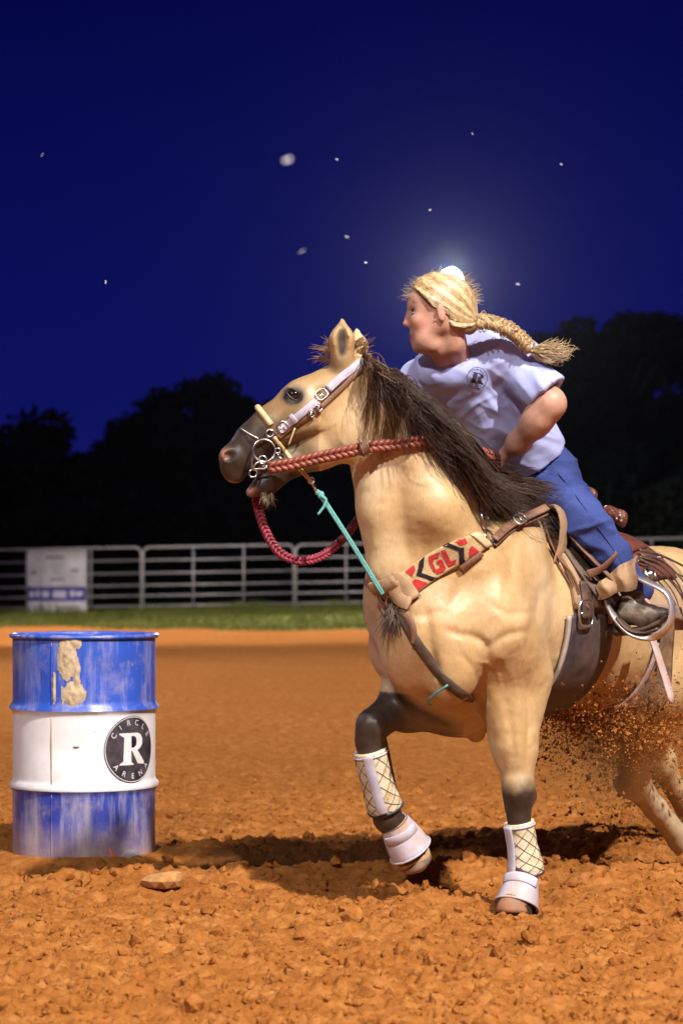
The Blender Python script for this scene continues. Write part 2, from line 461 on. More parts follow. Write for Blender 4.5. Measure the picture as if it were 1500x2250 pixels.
# ------------------------------------------------------------------ the setting
SOIL = S(196, 112, 44)
def soil_mat(name, fine=True):
    n = NT(name); n.set(Roughness=0.95); n.b.inputs['Specular IOR Level'].default_value = 0.0
    co = n.coord()
    big = n.noise(1.1, 4, 0.6, co); mid = n.noise(14, 6, 0.7, co); fin = n.noise(120, 4, 0.7, co)
    c = n.ramp(mid, [(0.25, (0.145, 0.046, 0.011)), (0.5, (0.315, 0.117, 0.028)), (0.75, (0.48, 0.215, 0.068))])
    c = n.mix(n.ramp(big, [(0.35, (0, 0, 0)), (0.7, (0.45,) * 3)]), c, (0.27, 0.090, 0.020))
    c = n.mix(n.ramp(fin, [(0.62, (0, 0, 0)), (0.8, (0.5,) * 3)]), c, (0.58, 0.36, 0.16))      # dry pale grains
    c = n.mix(n.math('MULTIPLY', n.attr('dark_soil'), 0.93, True), c, n.ramp(fin, [(0.3, (0.030, 0.011, 0.005)), (0.7, (0.105, 0.040, 0.014))]))   # soil colour made darker along the track
    n.color(c)
    n.bump(n.math('ADD', n.noise(60, 6, 0.75, co), n.math('MULTIPLY', fin, 0.4)), 0.55, 0.012)
    return n.m
M_SOIL = soil_mat('arena_soil')

def sstep(a, b, x): t = np.clip((x - a) / (b - a), 0, 1); return t * t * (3 - 2 * t)

def ground_h(x, y):
    x = np.asarray(x, float); y = np.asarray(y, float); P = np.stack([x, y, np.zeros_like(x)], -1)
    far = 1 - sstep(13, 26, y)
    z = 0.05 * (fbm(P * 0.8, 3, 3) - 0.5)
    z = z + far * 0.070 * (fbm(P * np.array([4.2, 4.2, 1]), 5, 11, 0.62) - 0.5)
    c = fbm(P * 13.0, 4, 23, 0.6); z = z + far * 0.030 * np.maximum(0, c - 0.5) * 2.2
    c2 = fbm(P * 30.0, 3, 41, 0.6); z = z + far * 0.062 * np.maximum(0, c2 - 0.50)
    c3 = noise(P * np.array([75.0, 60.0, 1]), 43); z = z + far * 0.017 * np.maximum(0, c3 - 0.45)
    # hoof-churned track round the barrel: a scooped furrow with a loose ridge on the camera's side
    line = 9.30 + 0.10 * np.sin(1.7 * x + 0.4) + 0.06 * (x + 0.4); w = sstep(-2.6, -1.2, x) * (1 - sstep(1.2, 2.4, x))
    t = (y - line); rough = 0.6 + 0.9 * fbm(P * 6.0, 4, 77)
    z = z + w * (-0.060 * np.exp(-(t / 0.30) ** 2) + 0.055 * rough * np.exp(-((t + 0.52) / 0.17) ** 2) + 0.035 * rough * np.exp(-((t - 0.62) / 0.22) ** 2))
    rb_ = np.sqrt((x + 1.036) ** 2 + (y - 9.75) ** 2); wb = 1 - sstep(0.30, 0.52, rb_); z = z * (1 - wb) + wb * (0.000 + 0.022 * rough * np.exp(-((rb_ - 0.31) / 0.05) ** 2))
    z = z - 0.03 * np.exp(-(((x - 0.58) / 0.16) ** 2 + ((y - 8.14) / 0.2) ** 2))
    return z

def dark_soil(x, y):
    P = np.stack([x, y, 0 * x], -1); line = 9.48 + 0.10 * np.sin(1.7 * x + 0.4) + 0.06 * (x + 0.4); t = y - line + 0.35 * (fbm(P * 5, 4, 55) - 0.5)
    return np.clip((np.exp(-(t / 0.50) ** 4) * (0.45 + 1.2 * fbm(P * 7, 4, 58)) - 0.30) * 2.0, 0, 1) * (1 - sstep(0.15, 0.75, x)) * sstep(-3.2, -2.4, x) * sstep(0.40, 0.62, np.sqrt((x + 1.036) ** 2 + (y - 9.75) ** 2) + 0.10 * (fbm(P * 9, 3, 60) - 0.5))
def ground():
    u = np.concatenate([-np.geomspace(0.22, 1.6, 40)[::-1], np.arange(-0.215, 0.2151, 0.001), np.geomspace(0.22, 1.6, 40)])
    y = np.concatenate([np.linspace(1.0, 5.6, 60), np.arange(5.62, 12.4, 0.0125), np.geomspace(12.42, 60, 200), np.geomspace(62, 900, 30)])
    X = u[None, :] * np.maximum(y, 3.0)[:, None] ; Y = np.broadcast_to(y[:, None], X.shape)
    Z = ground_h(X, Y)
    V = np.stack([X, Y, Z], -1).reshape(-1, 3); nx = len(u); ny = len(y)
    i = np.arange(ny - 1)[:, None]; j = np.arange(nx - 1)[None, :]
    F = np.stack([i * nx + j, i * nx + j + 1, (i + 1) * nx + j + 1, (i + 1) * nx + j], -1).reshape(-1, 4)
    o = mesh_obj('ground', V, F, M_SOIL, smooth=True); vattr(o, 'dark_soil', dark_soil(V[:, 0], V[:, 1])); struct(o, label='orange clay arena ground churned into loose clods')
    return o
ground()

def ico(sub=1):
    import bmesh
    bm = bmesh.new(); bmesh.ops.create_icosphere(bm, subdivisions=sub, radius=1.0)
    V = np.array([v.co[:] for v in bm.verts]); F = np.array([[v.index for v in f.verts] for f in bm.faces]); bm.free(); return V, F
ICO1, ICO2 = ico(1), ico(2)

def lumps(name, C, R, base=ICO1, seed=1, m=None, squash=0.75, amp=0.55, smooth=False):
    V0, F0 = base; n = len(C); g = np.random.default_rng(seed)
    ax = g.normal(size=(n, 3, 3)); q, _ = np.linalg.qr(ax)
    sc = np.stack([np.ones(n), g.uniform(0.6, 1.1, n), g.uniform(0.5, squash + 0.2, n)], 1)
    U = V0[None] * (1 + amp * (noise(V0[None] * 1.7 + g.uniform(0, 90, (n, 1, 3)), seed) - 0.5))[..., None]
    V = np.einsum('nij,nvj->nvi', q, U * sc[:, None, :]) * R[:, None, None] + C[:, None, :]
    F = (F0[None] + (np.arange(n) * len(V0))[:, None, None]).reshape(-1, F0.shape[1])
    o = mesh_obj(name, V.reshape(-1, 3), F, m, smooth=smooth)
    if 'clods' in name: vattr(o, 'dark_soil', np.repeat(dark_soil(C[:, 0], C[:, 1]), len(V0)))
    return o

def clods():
    n = 15000
    y = 5.9 + 7.5 * rng.random(n) ** 1.35; x = (rng.random(n) * 2 - 1) * 0.20 * y
    r = 0.0030 + 0.015 * rng.random(n) ** 5
    ridge = np.abs(y - 8.8) < 0.35; r[ridge] *= 1.3
    keep = ~((np.abs(x + 1.03) < 0.31) & (np.abs(y - 9.75) < 0.31)); x, y, r = x[keep], y[keep], r[keep]
    C = np.stack([x, y, ground_h(x, y) + r * 0.25], 1)
    o = lumps('dirt_clods', C, r, ICO1, 5, M_SOIL, amp=0.9); struct(o, 'stuff', 'loose crumbs and clods of orange soil over the arena')
    n = 420; y = 6.0 + 5.5 * rng.random(n); x = (rng.random(n) * 2 - 1) * 0.18 * y; r = 0.014 + 0.022 * rng.random(n) ** 2.5
    keep = ~((np.abs(x + 1.03) < 0.33) & (np.abs(y - 9.75) < 0.33)); x, y, r = x[keep], y[keep], r[keep]
    o = lumps('large_dirt_clods', np.stack([x, y, ground_h(x, y) + r * 0.1], 1), r, ICO2, 6, M_SOIL, amp=1.1); struct(o, 'stuff', 'bigger lumps of orange soil on the arena')
clods()

# flat stone lying in front of the barrel
def stone():
    V, F = ico(2)
    d = 8.4
    for _ in range(30): q = W(358, 1945, d); d += 0.4 * (float(q[2]) - float(ground_h(q[0], q[1])))
    c = W(358, 1945, d)
    V = V * np.array([0.072, 0.06, 0.045]); V *= (1 + 1.0 * (fbm(V * 26, 3, 9)[:, None] - 0.5)); V[:, 2] = np.where(V[:, 2] > 0.016, 0.016 + 0.30 * (V[:, 2] - 0.016) + 0.14 * V[:, 0], V[:, 2])
    m = mat('sandstone', (0.40, 0.19, 0.058), 0.95, var=0.3, vs=30, bump=0.4, bs=90)
    o = mesh_obj('flat_stone', V, F, m, smooth=False); o.location = (c[0], c[1], float(ground_h(c[0], c[1])) + 0.02)
    tag(o, 'flat tan stone lying on the dirt in front of the barrel', 'stone')
stone()

# grass verge along the fence
def verge_edge(x): return 41.5 - 0.35 * x + 0.8 * np.sin(0.7 * x) + 0.5 * np.sin(2.3 * x + 1)
def rise(x, y): return 0.017 * (x + 6.0) * sstep(38, 50, y)
def verge():
    xs = np.linspace(-60, 60, 241); ys = np.concatenate([np.linspace(0, 1, 24) ** 1.2])
    X = np.broadcast_to(xs, (24, 241)); E = verge_edge(X); Y = E + ys[:, None] * (170 - E)
    Z = rise(X, Y) * 1.0 + 0.03 + ys[:, None] * 0.05
    Z[0] = -0.05
    V = np.stack([X, Y, Z], -1).reshape(-1, 3); i = np.arange(23)[:, None]; j = np.arange(240)[None, :]
    F = np.stack([i * 241 + j, i * 241 + j + 1, (i + 1) * 241 + j + 1, (i + 1) * 241 + j], -1).reshape(-1, 4)
    n = NT('verge_turf'); n.set(Roughness=1.0, Specular_IOR_Level=0.0); n.color(n.ramp(n.noise(1.2, 6, 0.7), [(0.35, (0.16, 0.12, 0.045)), (0.5, (0.075, 0.085, 0.02)), (0.7, (0.040, 0.058, 0.012))]))
    struct(mesh_obj('grass_verge', V, F, n.m), label='strip of turf along the arena fence')
    # blades
    k = 34000; x = rng.uniform(-11, 11, k); f = rng.random(k) ** 1.1; y = verge_edge(x) + 0.2 + f * 17
    patch = fbm(np.stack([x * 0.9, y * 0.35, 0 * x], -1), 3, 5); hgt = (0.05 + 0.16 * rng.random(k)) * (0.35 + 1.3 * patch) * (0.6 + 0.7 * np.exp(-((y - 55.5) / 3.0) ** 2))
    b = np.stack([x, y, rise(x, y) + 0.02], 1); a = rng.uniform(0, 6.28, k); wv = np.stack([np.cos(a), np.sin(a) * 0.3, 0 * a], 1) * rng.uniform(0.008, 0.02, k)[:, None]
    tip = b + np.stack([rng.normal(0, 0.04, k), rng.normal(0, 0.04, k), hgt], 1)
    V = np.stack([b - wv, b + wv, tip], 1).reshape(-1, 3); F = np.arange(3 * k).reshape(-1, 3)
    n = NT('grass_blade'); n.set(Roughness=1.0, Specular_IOR_Level=0.0); n.color(n.ramp(n.noise(0.9, 4, 0.6), [(0.3, (0.17, 0.14, 0.045)), (0.55, (0.085, 0.10, 0.022)), (0.8, (0.045, 0.065, 0.012))]))
    struct(mesh_obj('grass', V, F, n.m, smooth=False), 'stuff', 'short green grass growing along the fence')
verge()

# ------------------------------------------------------------------ livestock panel fence
M_RAIL = mat('galvanised_pipe', (0.46, 0.44, 0.45), 0.42, 0.35, 0.2, 6, dirt=(0.30, 0.22, 0.15), dirt_amt=0.5, dirt_s=3)
FD = 56.0
def fence_panel(i, x0, x1, label):
    z0 = float(rise((x0 + x1) / 2, FD)) - 0.02; root = empty('fence_panel', (x0, FD, z0), label, 'fence panel', 'livestock panels along the arena edge')
    zs = [0.20, 0.44, 0.68, 0.96, 1.26]; top = 1.56; R = 0.024; g = 0.02; tilt = 0.017
    zz = lambda x, z: z0 + z + tilt * (x - (x0 + x1) / 2)
    a, b = x0 + g, x1 - g; c = 0.16
    th = np.linspace(0, math.pi / 2, 8)
    P = [(a, FD, zz(a, 0.02))] + [(a + c - c * math.cos(t), FD, zz(a, top - c + c * math.sin(t))) for t in th] + [(b - c + c * math.sin(t), FD, zz(b, top - c + c * math.cos(t))) for t in th] + [(b, FD, zz(b, 0.02))]
    MB().tube(np.array(P), 0.030, 10, up=(0, 1, 0)).build('frame', M_RAIL, root)
    for z in zs: MB().tube([(a, FD, zz(a, z)), (b, FD, zz(b, z))], R, 8).build('rail', M_RAIL, root)
    for f in (1 / 3, 2 / 3):
        x = a + (b - a) * f; MB().tube([(x, FD - 0.03, zz(x, 0.2)), (x, FD - 0.03, zz(x, top))], 0.024, 8, up=(1, 0, 0)).build('upright', M_RAIL, root)
    if i < 7: MB().box((x1, FD, zz(x1, 1.2)), (0.09, 0.03, 0.05)).build('connector', M_RAIL, root)
edge = lambda px: (px - 750) / FPX * FD
pe = [313 + 335 * k for k in range(-2, 6)]
names = ['livestock panel farthest left, partly beyond the white banner', 'livestock panel that carries the white and blue banner', 'livestock panel between the banner panel and the hanging rein',
         'livestock panel just left of the horse\'s chest', 'livestock panel hidden behind the horse\'s neck and chest', 'livestock panel behind the saddle skirt at the right edge', 'livestock panel farthest right behind the horse']
for i in range(7): fence_panel(i, edge(pe[i]), edge(pe[i + 1]), names[i])

def banner():
    x0, x1 = edge(59), edge(192); z0 = float(rise((x0 + x1) / 2, FD)) - 0.02; y = FD - 0.05
    za, zb = z0 + 0.03, z0 + 1.545
    root = empty('banner', ((x0 + x1) / 2, y, za), 'white vinyl banner with a blue band hung on the fence', 'banner')
    def sheet(name, u0, u1, v0, v1, yy, m):
        nx, nz = 14, 14; u = np.linspace(u0, u1, nx); v = np.linspace(v0, v1, nz); U, Vv = np.meshgrid(u, v)
        X = x0 + U * (x1 - x0); Z = za + Vv * (zb - za); Y = yy + 0.012 * np.sin(9 * U + 3 * Vv) + 0.010 * np.sin(14 * Vv + 2 * U)
        P = np.stack([X, Y, Z], -1).reshape(-1, 3); n = nx * nz
        F = [(i * nx + j, i * nx + j + 1, (i + 1) * nx + j + 1, (i + 1) * nx + j) for i in range(nz - 1) for j in range(nx - 1)]
        Q = P.copy(); Q[:, 1] += 0.004
        F += [tuple(k + n for k in f[::-1]) for f in F]
        bd = [j for j in range(nx)] + [i * nx + nx - 1 for i in range(1, nz)] + [(nz - 1) * nx + j for j in range(nx - 2, -1, -1)] + [i * nx for i in range(nz - 2, 0, -1)]
        F += [(bd[k], bd[(k + 1) % len(bd)] + 0, bd[(k + 1) % len(bd)] + n, bd[k] + n) for k in range(len(bd))]
        return mesh_obj(name, np.vstack([P, Q]), F, m, root)
    mw = mat('banner_vinyl', (0.80, 0.73, 0.76), 0.5, var=0.12, vs=3.0, dirt=(0.50, 0.40, 0.38), dirt_amt=0.5, dirt_s=4)
    mb = mat('banner_blue', (0.03, 0.015, 0.26), 0.5, var=0.2, vs=5); ml = mat('banner_lettering', (0.72, 0.66, 0.80), 0.5, var=0.1); mg = mat('banner_print', (0.30, 0.25, 0.28), 0.6, var=0.2)
    sheet('sheet', 0, 1, 0, 1, y, mw); sheet('blue_band', 0.015, 0.985, 0.215, 0.43, y - 0.012, mb)
    for u0, u1, v0, v1 in ((0.05, 0.13, 0.27, 0.36), (0.16, 0.22, 0.27, 0.37), (0.26, 0.38, 0.27, 0.36), (0.44, 0.66, 0.26, 0.37), (0.72, 0.80, 0.28, 0.37), (0.82, 0.93, 0.29, 0.36)):
        sheet('printed_word', u0, u1, v0, v1, y - 0.022, ml)
    for u0, u1, v0, v1 in ((0.20, 0.29, 0.06, 0.14), (0.50, 0.88, 0.10, 0.13), (0.54, 0.84, 0.05, 0.075), (0.32, 0.62, 0.86, 0.90), (0.10, 0.16, 0.62, 0.68), (0.75, 0.86, 0.66, 0.70), (0.40, 0.62, 0.53, 0.56)):
        sheet('printed_mark', u0, u1, v0, v1, y - 0.014, mg)
banner()

# ------------------------------------------------------------------ trees beyond the fence
def tree_mesh(seed, hgt, wid):
    g = np.random.default_rng(seed)
    mb = MB(); top = hgt * 0.62
    tr = spline([(0, 0, -0.2), (0.1 * g.normal(), 0.1 * g.normal(), hgt * 0.3), (0.3 * g.normal(), 0.2 * g.normal(), top)], 8)
    mb.tube(tr, np.linspace(0.03 * hgt, 0.01 * hgt, 8), 7)
    cl = []
    for k in range(40):
        a = g.uniform(0, 6.28); z = g.uniform(0.12, 0.97); rr = wid * 0.5 * math.sin(math.pi * min(1, (0.12 + 0.86 * (1 - z) ** 0.8))) * g.uniform(0.45, 1.0)
        c = np.array([rr * math.cos(a), rr * math.sin(a), hgt * z]); cl.append((c, wid * g.uniform(0.11, 0.21)))
        s0 = tr[min(7, int(z * 8))]; mb.tube(spline([s0, (s0 + c) / 2 + (0, 0, 0.2), c], 5), np.linspace(0.008 * hgt, 0.003 * hgt, 5), 5)
    n = 11000; w = np.array([r for _, r in cl]); pick = g.choice(len(cl), n, p=w / w.sum())
    C = np.array([c for c, _ in cl])[pick]; d = g.normal(size=(n, 3)); d /= np.linalg.norm(d, axis=1, keepdims=True)
    P = C + d * (w[pick] * g.random(n) ** 0.4)[:, None] * np.array([1, 1, 0.8]); P[:, 2] = np.maximum(P[:, 2], 0.1)
    a = g.normal(size=(n, 3)); a /= np.linalg.norm(a, axis=1, keepdims=True); b = np.cross(a, g.normal(size=(n, 3))); b /= np.linalg.norm(b, axis=1, keepdims=True)
    s = g.uniform(0.16, 0.32, n)[:, None]
    V = np.stack([P - a * s, P + b * s * 0.45, P + a * s, P - b * s * 0.45], 1).reshape(-1, 3)
    return mb, (V, np.arange(4 * n).reshape(-1, 4))
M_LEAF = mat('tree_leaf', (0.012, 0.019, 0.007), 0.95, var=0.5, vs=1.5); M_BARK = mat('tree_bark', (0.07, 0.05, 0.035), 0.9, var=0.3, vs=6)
def trees():
    proto = []
    for k, (h_, w_) in enumerate(((7.5, 6.0), (9.0, 6.5), (6.0, 6.5), (10.5, 7.0))):
        mb, (V, F) = tree_mesh(40 + k, h_, w_); proto.append((mb, V, F, h_))
    # photo column, photo row of the top, distance, kind
    spec = [(-120, 985, 86, 2), (60, 1000, 92, 0), (170, 948, 84, 2), (290, 990, 95, 0), (360, 935, 88, 1), (445, 853, 84, 1), (540, 890, 92, 0), (640, 940, 86, 2), (760, 930, 90, 0), (900, 880, 94, 1),
            (1040, 860, 88, 0), (1180, 800, 96, 1), (1270, 752, 86, 3), (1355, 718, 84, 3), (1440, 735, 92, 3), (1510, 715, 86, 3), (1640, 730, 90, 3), (-10, 1090, 76, 2), (230, 1085, 77, 2), (440, 1080, 76, 2), (620, 1085, 78, 2), (830, 1080, 76, 2), (1060, 1070, 77, 2), (1260, 1030, 76, 2), (1440, 1010, 75, 2), (1600, 1020, 77, 2)]
    where = ['left of the banner', 'behind the banner', 'behind the left fence panel', 'right of the banner', 'left of the horse\'s nose', 'behind the horse\'s muzzle', 'behind the horse\'s cheek', 'behind the horse\'s neck', 'behind the rider', 'right of the rider\'s arm', 'at the right edge']
    meshes = {}
    for i, (px, py, d, k) in enumerate(spec):
        mb, V, F, h_ = proto[k]; top = CAMH - (py - HOR) / FPX * d; s = top / (h_ * 0.98); x = (px - 750) / FPX * d
        low = i >= 17
        pos = 'at the left edge' if px < 0 else 'farthest right, mostly out of view' if px > 1600 else 'right of the banner' if 260 < px < 320 else 'at the right edge' if px > 1500 else 'above the left end of the fence' if px < 120 else 'behind the white banner' if px < 260 else 'between the banner and the horse' if px < 420 else 'just left of the horse\'s muzzle' if px < 500 else 'behind the horse\'s muzzle' if px < 600 else 'behind the horse\'s jaw' if px < 700 else 'behind the horse\'s cheek' if px < 800 else 'behind the horse\'s mane' if px < 950 else 'behind the rider\'s chest' if px < 1100 else 'behind the rider\'s shoulder' if px < 1220 else 'right of the rider\'s elbow' if px < 1300 else 'behind the saddle horn side of the sky line' if px < 1400 else 'above the saddle skirt'
        lab = ('low dark bushy tree ' if low else 'tall dark tree ' if top > 8 else 'dark tree ') + pos
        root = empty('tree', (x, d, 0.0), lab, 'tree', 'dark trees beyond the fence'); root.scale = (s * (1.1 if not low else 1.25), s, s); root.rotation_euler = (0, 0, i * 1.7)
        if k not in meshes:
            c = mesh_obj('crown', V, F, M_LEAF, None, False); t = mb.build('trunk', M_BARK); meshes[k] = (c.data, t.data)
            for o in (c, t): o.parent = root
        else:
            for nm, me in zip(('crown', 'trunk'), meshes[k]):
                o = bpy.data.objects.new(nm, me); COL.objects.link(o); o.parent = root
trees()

# ------------------------------------------------------------------ floodlight poles
M_POLE = mat('pole_steel', (0.30, 0.30, 0.31), 0.5, 0.6, 0.15)
def flood(pos, aim, watts, label, spot_deg, blend, heads=2, glow=400.0, col=(1.0, 0.93, 0.86), size=0.5):
    pos = Vector(pos); root = empty('floodlight_pole', (pos.x, pos.y, 0), label, 'floodlight', 'arena floodlights'); d = (Vector(aim) - pos).normalized()
    side = d.cross(Vector((0, 0, 1))).normalized(); up = side.cross(d); back = pos - d * 0.35
    MB().tube([(back.x, back.y, -0.3), (back.x, back.y, back.z + 0.1)], [0.13, 0.07], 12, up=(1, 0, 0)).build('pole', M_POLE, root)
    MB().tube([tuple(back - side * 0.62), tuple(back + side * 0.62)], 0.04, 8).build('crossarm', M_POLE, root)
    me = NT('lamp_glass'); me.b.inputs['Emission Color'].default_value = (*col, 1); me.b.inputs['Emission Strength'].default_value = glow
    for k in range(heads):
        c = pos + side * ((k - (heads - 1) / 2) * 0.62); R = np.array([side[:], d[:], up[:]]).T
        hd = MB().tube([c - d * 0.30, c - d * 0.22, c - d * 0.03], [0.10, 0.17, 0.29], 28).build('lamp_housing', M_POLE, root)
        MB().tube([c - d * 0.028, c - d * 0.008, c], [0.27, 0.27, 0.25], 28).build('lamp_glass', me.m, hd)
    ld = bpy.data.lights.new('floodlight', 'SPOT'); ld.energy = watts; ld.color = col; ld.spot_size = math.radians(spot_deg); ld.spot_blend = blend; ld.shadow_soft_size = size
    lo = bpy.data.objects.new('floodlight_beam', ld); COL.objects.link(lo); lo.location = pos + d * 0.15; lo.rotation_euler = d.to_track_quat('-Z', 'Y').to_euler(); lo.parent = root; lo.matrix_parent_inverse = root.matrix_world.inverted()
flood(KEY_POS, KEY_AIM, KEY_W, 'tall floodlight pole behind the camera lighting the arena', 56, 0.6, size=0.30)
flood(LEFT_POS, LEFT_AIM, LEFT_W, 'floodlight pole behind the camera on the left', 50, 0.6, size=0.3, col=(1.0, 0.95, 0.92))
flood(MID_POS, MID_AIM, MID_W, 'floodlight pole at the left side of the far arena end', 46, 0.5)
flood(SIDE_POS, SIDE_AIM, SIDE_W, 'floodlight pole off to the left of the arena', 52, 0.9, col=(0.95, 0.92, 1.0))
flood(BACK_POS, BACK_AIM, BACK_W, 'lit floodlight glaring just above the rider\'s head', 70, 0.5, heads=1, col=(0.97, 0.93, 1.0), size=0.5)

# ------------------------------------------------------------------ barrel
def barrel():
    cx, cy = (185.5 - 750) / FPX * 9.75, 9.75; H = 0.885; zb = -0.024
    root = empty('barrel', (cx, cy, zb), 'dented blue and white steel drum with a round black emblem', 'barrel'); rb = 0.286; root.scale = (1, 1, 1.036)
    ang0 = math.atan2(-cy, -cx)                     # towards the camera
    def body(name, z0, z1, m):
        zz = np.linspace(z0, z1, max(6, int((z1 - z0) / 0.012))); seg = 160; a = np.linspace(0, 2 * math.pi, seg, endpoint=False)
        Z, A = np.meshgrid(zz, a, indexing='ij'); r = np.full_like(Z, rb)
        for hz in (0.300, 0.600): r += 0.017 * np.exp(-((Z - hz) / 0.011) ** 2)
        da = (A - ang0 + math.pi) % (2 * math.pi) - math.pi
        for (a0, z_, wa, wz, dp) in ((0.45, 0.73, 0.30, 0.07, 0.006), (-0.6, 0.70, 0.3, 0.06, 0.005), (0.1, 0.17, 0.35, 0.08, 0.008), (-0.8, 0.15, 0.3, 0.09, 0.007), (0.85, 0.45, 0.3, 0.07, 0.004), (-0.35, 0.45, 0.4, 0.06, 0.004)):
            r -= dp * np.exp(-(((da - a0) / wa) ** 2 + ((Z - z_) / wz) ** 2))
        r += 0.0016 * (fbm(np.stack([np.cos(A) * 5, np.sin(A) * 5, Z * 14], -1), 3, 4) - 0.5)
        V = np.stack([r * np.cos(A), r * np.sin(A), Z], -1).reshape(-1, 3); n = len(zz)
        F = [(i * seg + j, i * seg + (j + 1) % seg, (i + 1) * seg + (j + 1) % seg, (i + 1) * seg + j) for i in range(n - 1) for j in range(seg)]
        o = mesh_obj(name, V, F, m); o.parent = root; return o
    def paint(name, col, fade, scr, mud):
        n = NT(name); n.set(Roughness=0.38); n.b.inputs['Coat Weight'].default_value = 0.15
        co = n.coord(); c = n.ramp(n.noise(5, 5, 0.6, co), [(0.3, tuple(x * 0.8 for x in col)), (0.7, col)])
        mp = n.n('Mapping'); n.l(co, mp.inputs[0]); mp.inputs['Scale'].default_value = (14, 14, 1.8)
        st = n.ramp(n.noise(1.0, 6, 0.7, mp.outputs[0]), [(0.48, (0, 0, 0)), (0.72, (fade,) * 3)])
        c = n.mix(st, c, (0.42, 0.40, 0.52))                                      # chalky vertical streaks
        mp2 = n.n('Mapping'); n.l(co, mp2.inputs[0]); mp2.inputs['Scale'].default_value = (40, 40, 9); mp2.inputs['Rotation'].default_value = (0.5, 0.3, 0)
        sc = n.ramp(n.noise(1.3, 3, 0.5, mp2.outputs[0], 1.5), [(0.70, (0, 0, 0)), (0.74, (scr,) * 3)])
        c = n.mix(sc, c, (0.62, 0.60, 0.66))                                      # scratches and scuffs
        rs = n.ramp(n.noise(22, 4, 0.6, co), [(0.73, (0, 0, 0)), (0.77, (0.8,) * 3)]); c = n.mix(rs, c, (0.13, 0.045, 0.02))   # rust chips
        sp = n.n('SeparateXYZ'); n.l(co, sp.inputs[0])
        low = n.math('MULTIPLY', n.math('SUBTRACT', 1.0, n.math('MULTIPLY', sp.outputs['Z'], 5.5), True), n.noise(9, 6, 0.7, co))
        c = n.mix(n.math('MULTIPLY', low, 1.5, True), c, (0.45, 0.30, 0.16))       # soil dust low down
        du = n.ramp(n.noise(7, 7, 0.75, co), [(0.5, (0, 0, 0)), (0.75, (mud,) * 3)]); c = n.mix(du, c, (0.48, 0.37, 0.28))
        n.color(c); rg = n.ramp(n.noise(8, 5, 0.6, co), [(0.3, (0.28,) * 3), (0.7, (0.6,) * 3)]); n.l(rg, n.b.inputs['Roughness'])
        n.bump(n.noise(45, 3, 0.5, co), 0.05, 0.003); return n.m
    mt = paint('barrel_blue_paint', (0.022, 0.080, 0.47), 0.62, 0.8, 0.45); mw = paint('barrel_white_paint', (0.80, 0.77, 0.78), 0.0, 0.0, 0.28); ml = paint('barrel_faded_blue_paint', (0.035, 0.055, 0.33), 0.9, 0.5, 0.6)
    o = body('lower_band', 0.0, 0.292, ml); o['label'] = 'faded dusty blue lower band'
    o = body('middle_band', 0.292, 0.596, mw); o['label'] = 'scuffed white middle band'
    o = body('upper_band', 0.596, 0.872, mt); o['label'] = 'bright blue upper band with dried mud'
    def loc(mb, name, m, smooth=True): o = mb.build(name, m, None, smooth); o.parent = root; return o
    t = np.linspace(0, 2 * math.pi, 12)
    loc(MB().lathe([(rb + 0.004 + 0.0095 * math.cos(x), 0.876 + 0.0095 * math.sin(x)) for x in t], 120), 'rim', mt)
    loc(MB().lathe([(0.0, 0.868), (0.12, 0.869), (0.25, 0.868), (0.275, 0.862), (0.282, 0.872), (0.286, 0.878)], 96), 'lid', mt)
    loc(MB().lathe([(0.21, 0.8695), (0.214, 0.876), (0.22, 0.8692)], 72), 'lid_bead', mt)
    loc(MB().lathe([(rb + 0.003 + 0.008 * math.cos(x), 0.006 + 0.008 * math.sin(x)) for x in t], 120), 'bottom_rim', ml)
    # vertical weld seam
    def on(a, z, off): a = ang0 + a; return np.array([(rb + off) * math.cos(a), (rb + off) * math.sin(a), z])
    sA = math.asin(-70 / 157.0)
    for z0, z1 in ((0.02, 0.285), (0.315, 0.585), (0.615, 0.86)):
        loc(MB().tube([on(sA, z, -0.001) for z in np.linspace(z0, z1, 12)], 0.0035, 6), 'weld_seam', mat('seam', (0.45, 0.33, 0.25), 0.7) if z0 == 0.315 else (mt if z0 > 0.5 else ml))
    # dried mud splat on the upper band
    n_ = 46; ga = np.linspace(-0.46, 0.12, n_); gz = np.linspace(0.605, 0.868, n_); A, Z = np.meshgrid(ga, gz)
    pa = np.stack([A * 5, Z * 9, 0 * A], -1); f = fbm(pa * 3.2, 5, 31, 0.65)
    blob = np.maximum.reduce([1.15 * np.exp(-(((A + 0.235) / 0.13) ** 2 + ((Z - 0.80) / 0.085) ** 2)), 0.95 * np.exp(-(((A + 0.15) / 0.17) ** 2 + ((Z - 0.66) / 0.05) ** 2)), 0.9 * np.exp(-(((A + 0.10) / 0.05) ** 2 + ((Z - 0.72) / 0.09) ** 2)), 1.0 * np.exp(-(((A + 0.12) / 0.10) ** 2 + ((Z - 0.862) / 0.03) ** 2)), 0.8 * np.exp(-(((A + 0.42) / 0.022) ** 2 + ((Z - 0.68) / 0.07) ** 2))])
    hh = blob * (0.30 + 1.5 * f) - 0.42
    P = np.array([[on(A[i, j], Z[i, j], 0.0006 + 0.013 * max(0, hh[i, j]) ** 0.8 * (0.35 + 1.1 * fbm(np.array([A[i, j] * 40, Z[i, j] * 60, 0.0]), 3, 8))) for j in range(n_)] for i in range(n_)]).reshape(-1, 3)
    Fm = [(i * n_ + j, i * n_ + j + 1, (i + 1) * n_ + j + 1, (i + 1) * n_ + j) for i in range(n_ - 1) for j in range(n_ - 1) if max(hh[i, j], hh[i + 1, j], hh[i, j + 1], hh[i + 1, j + 1]) > 0]
    o = mesh_obj('mud_splat', P, Fm, mat('dried_mud', (0.44, 0.33, 0.21), 0.95, var=0.25, vs=40, bump=0.5, bs=150)); o.parent = root; o['label'] = 'thick cream dried mud on the upper band'
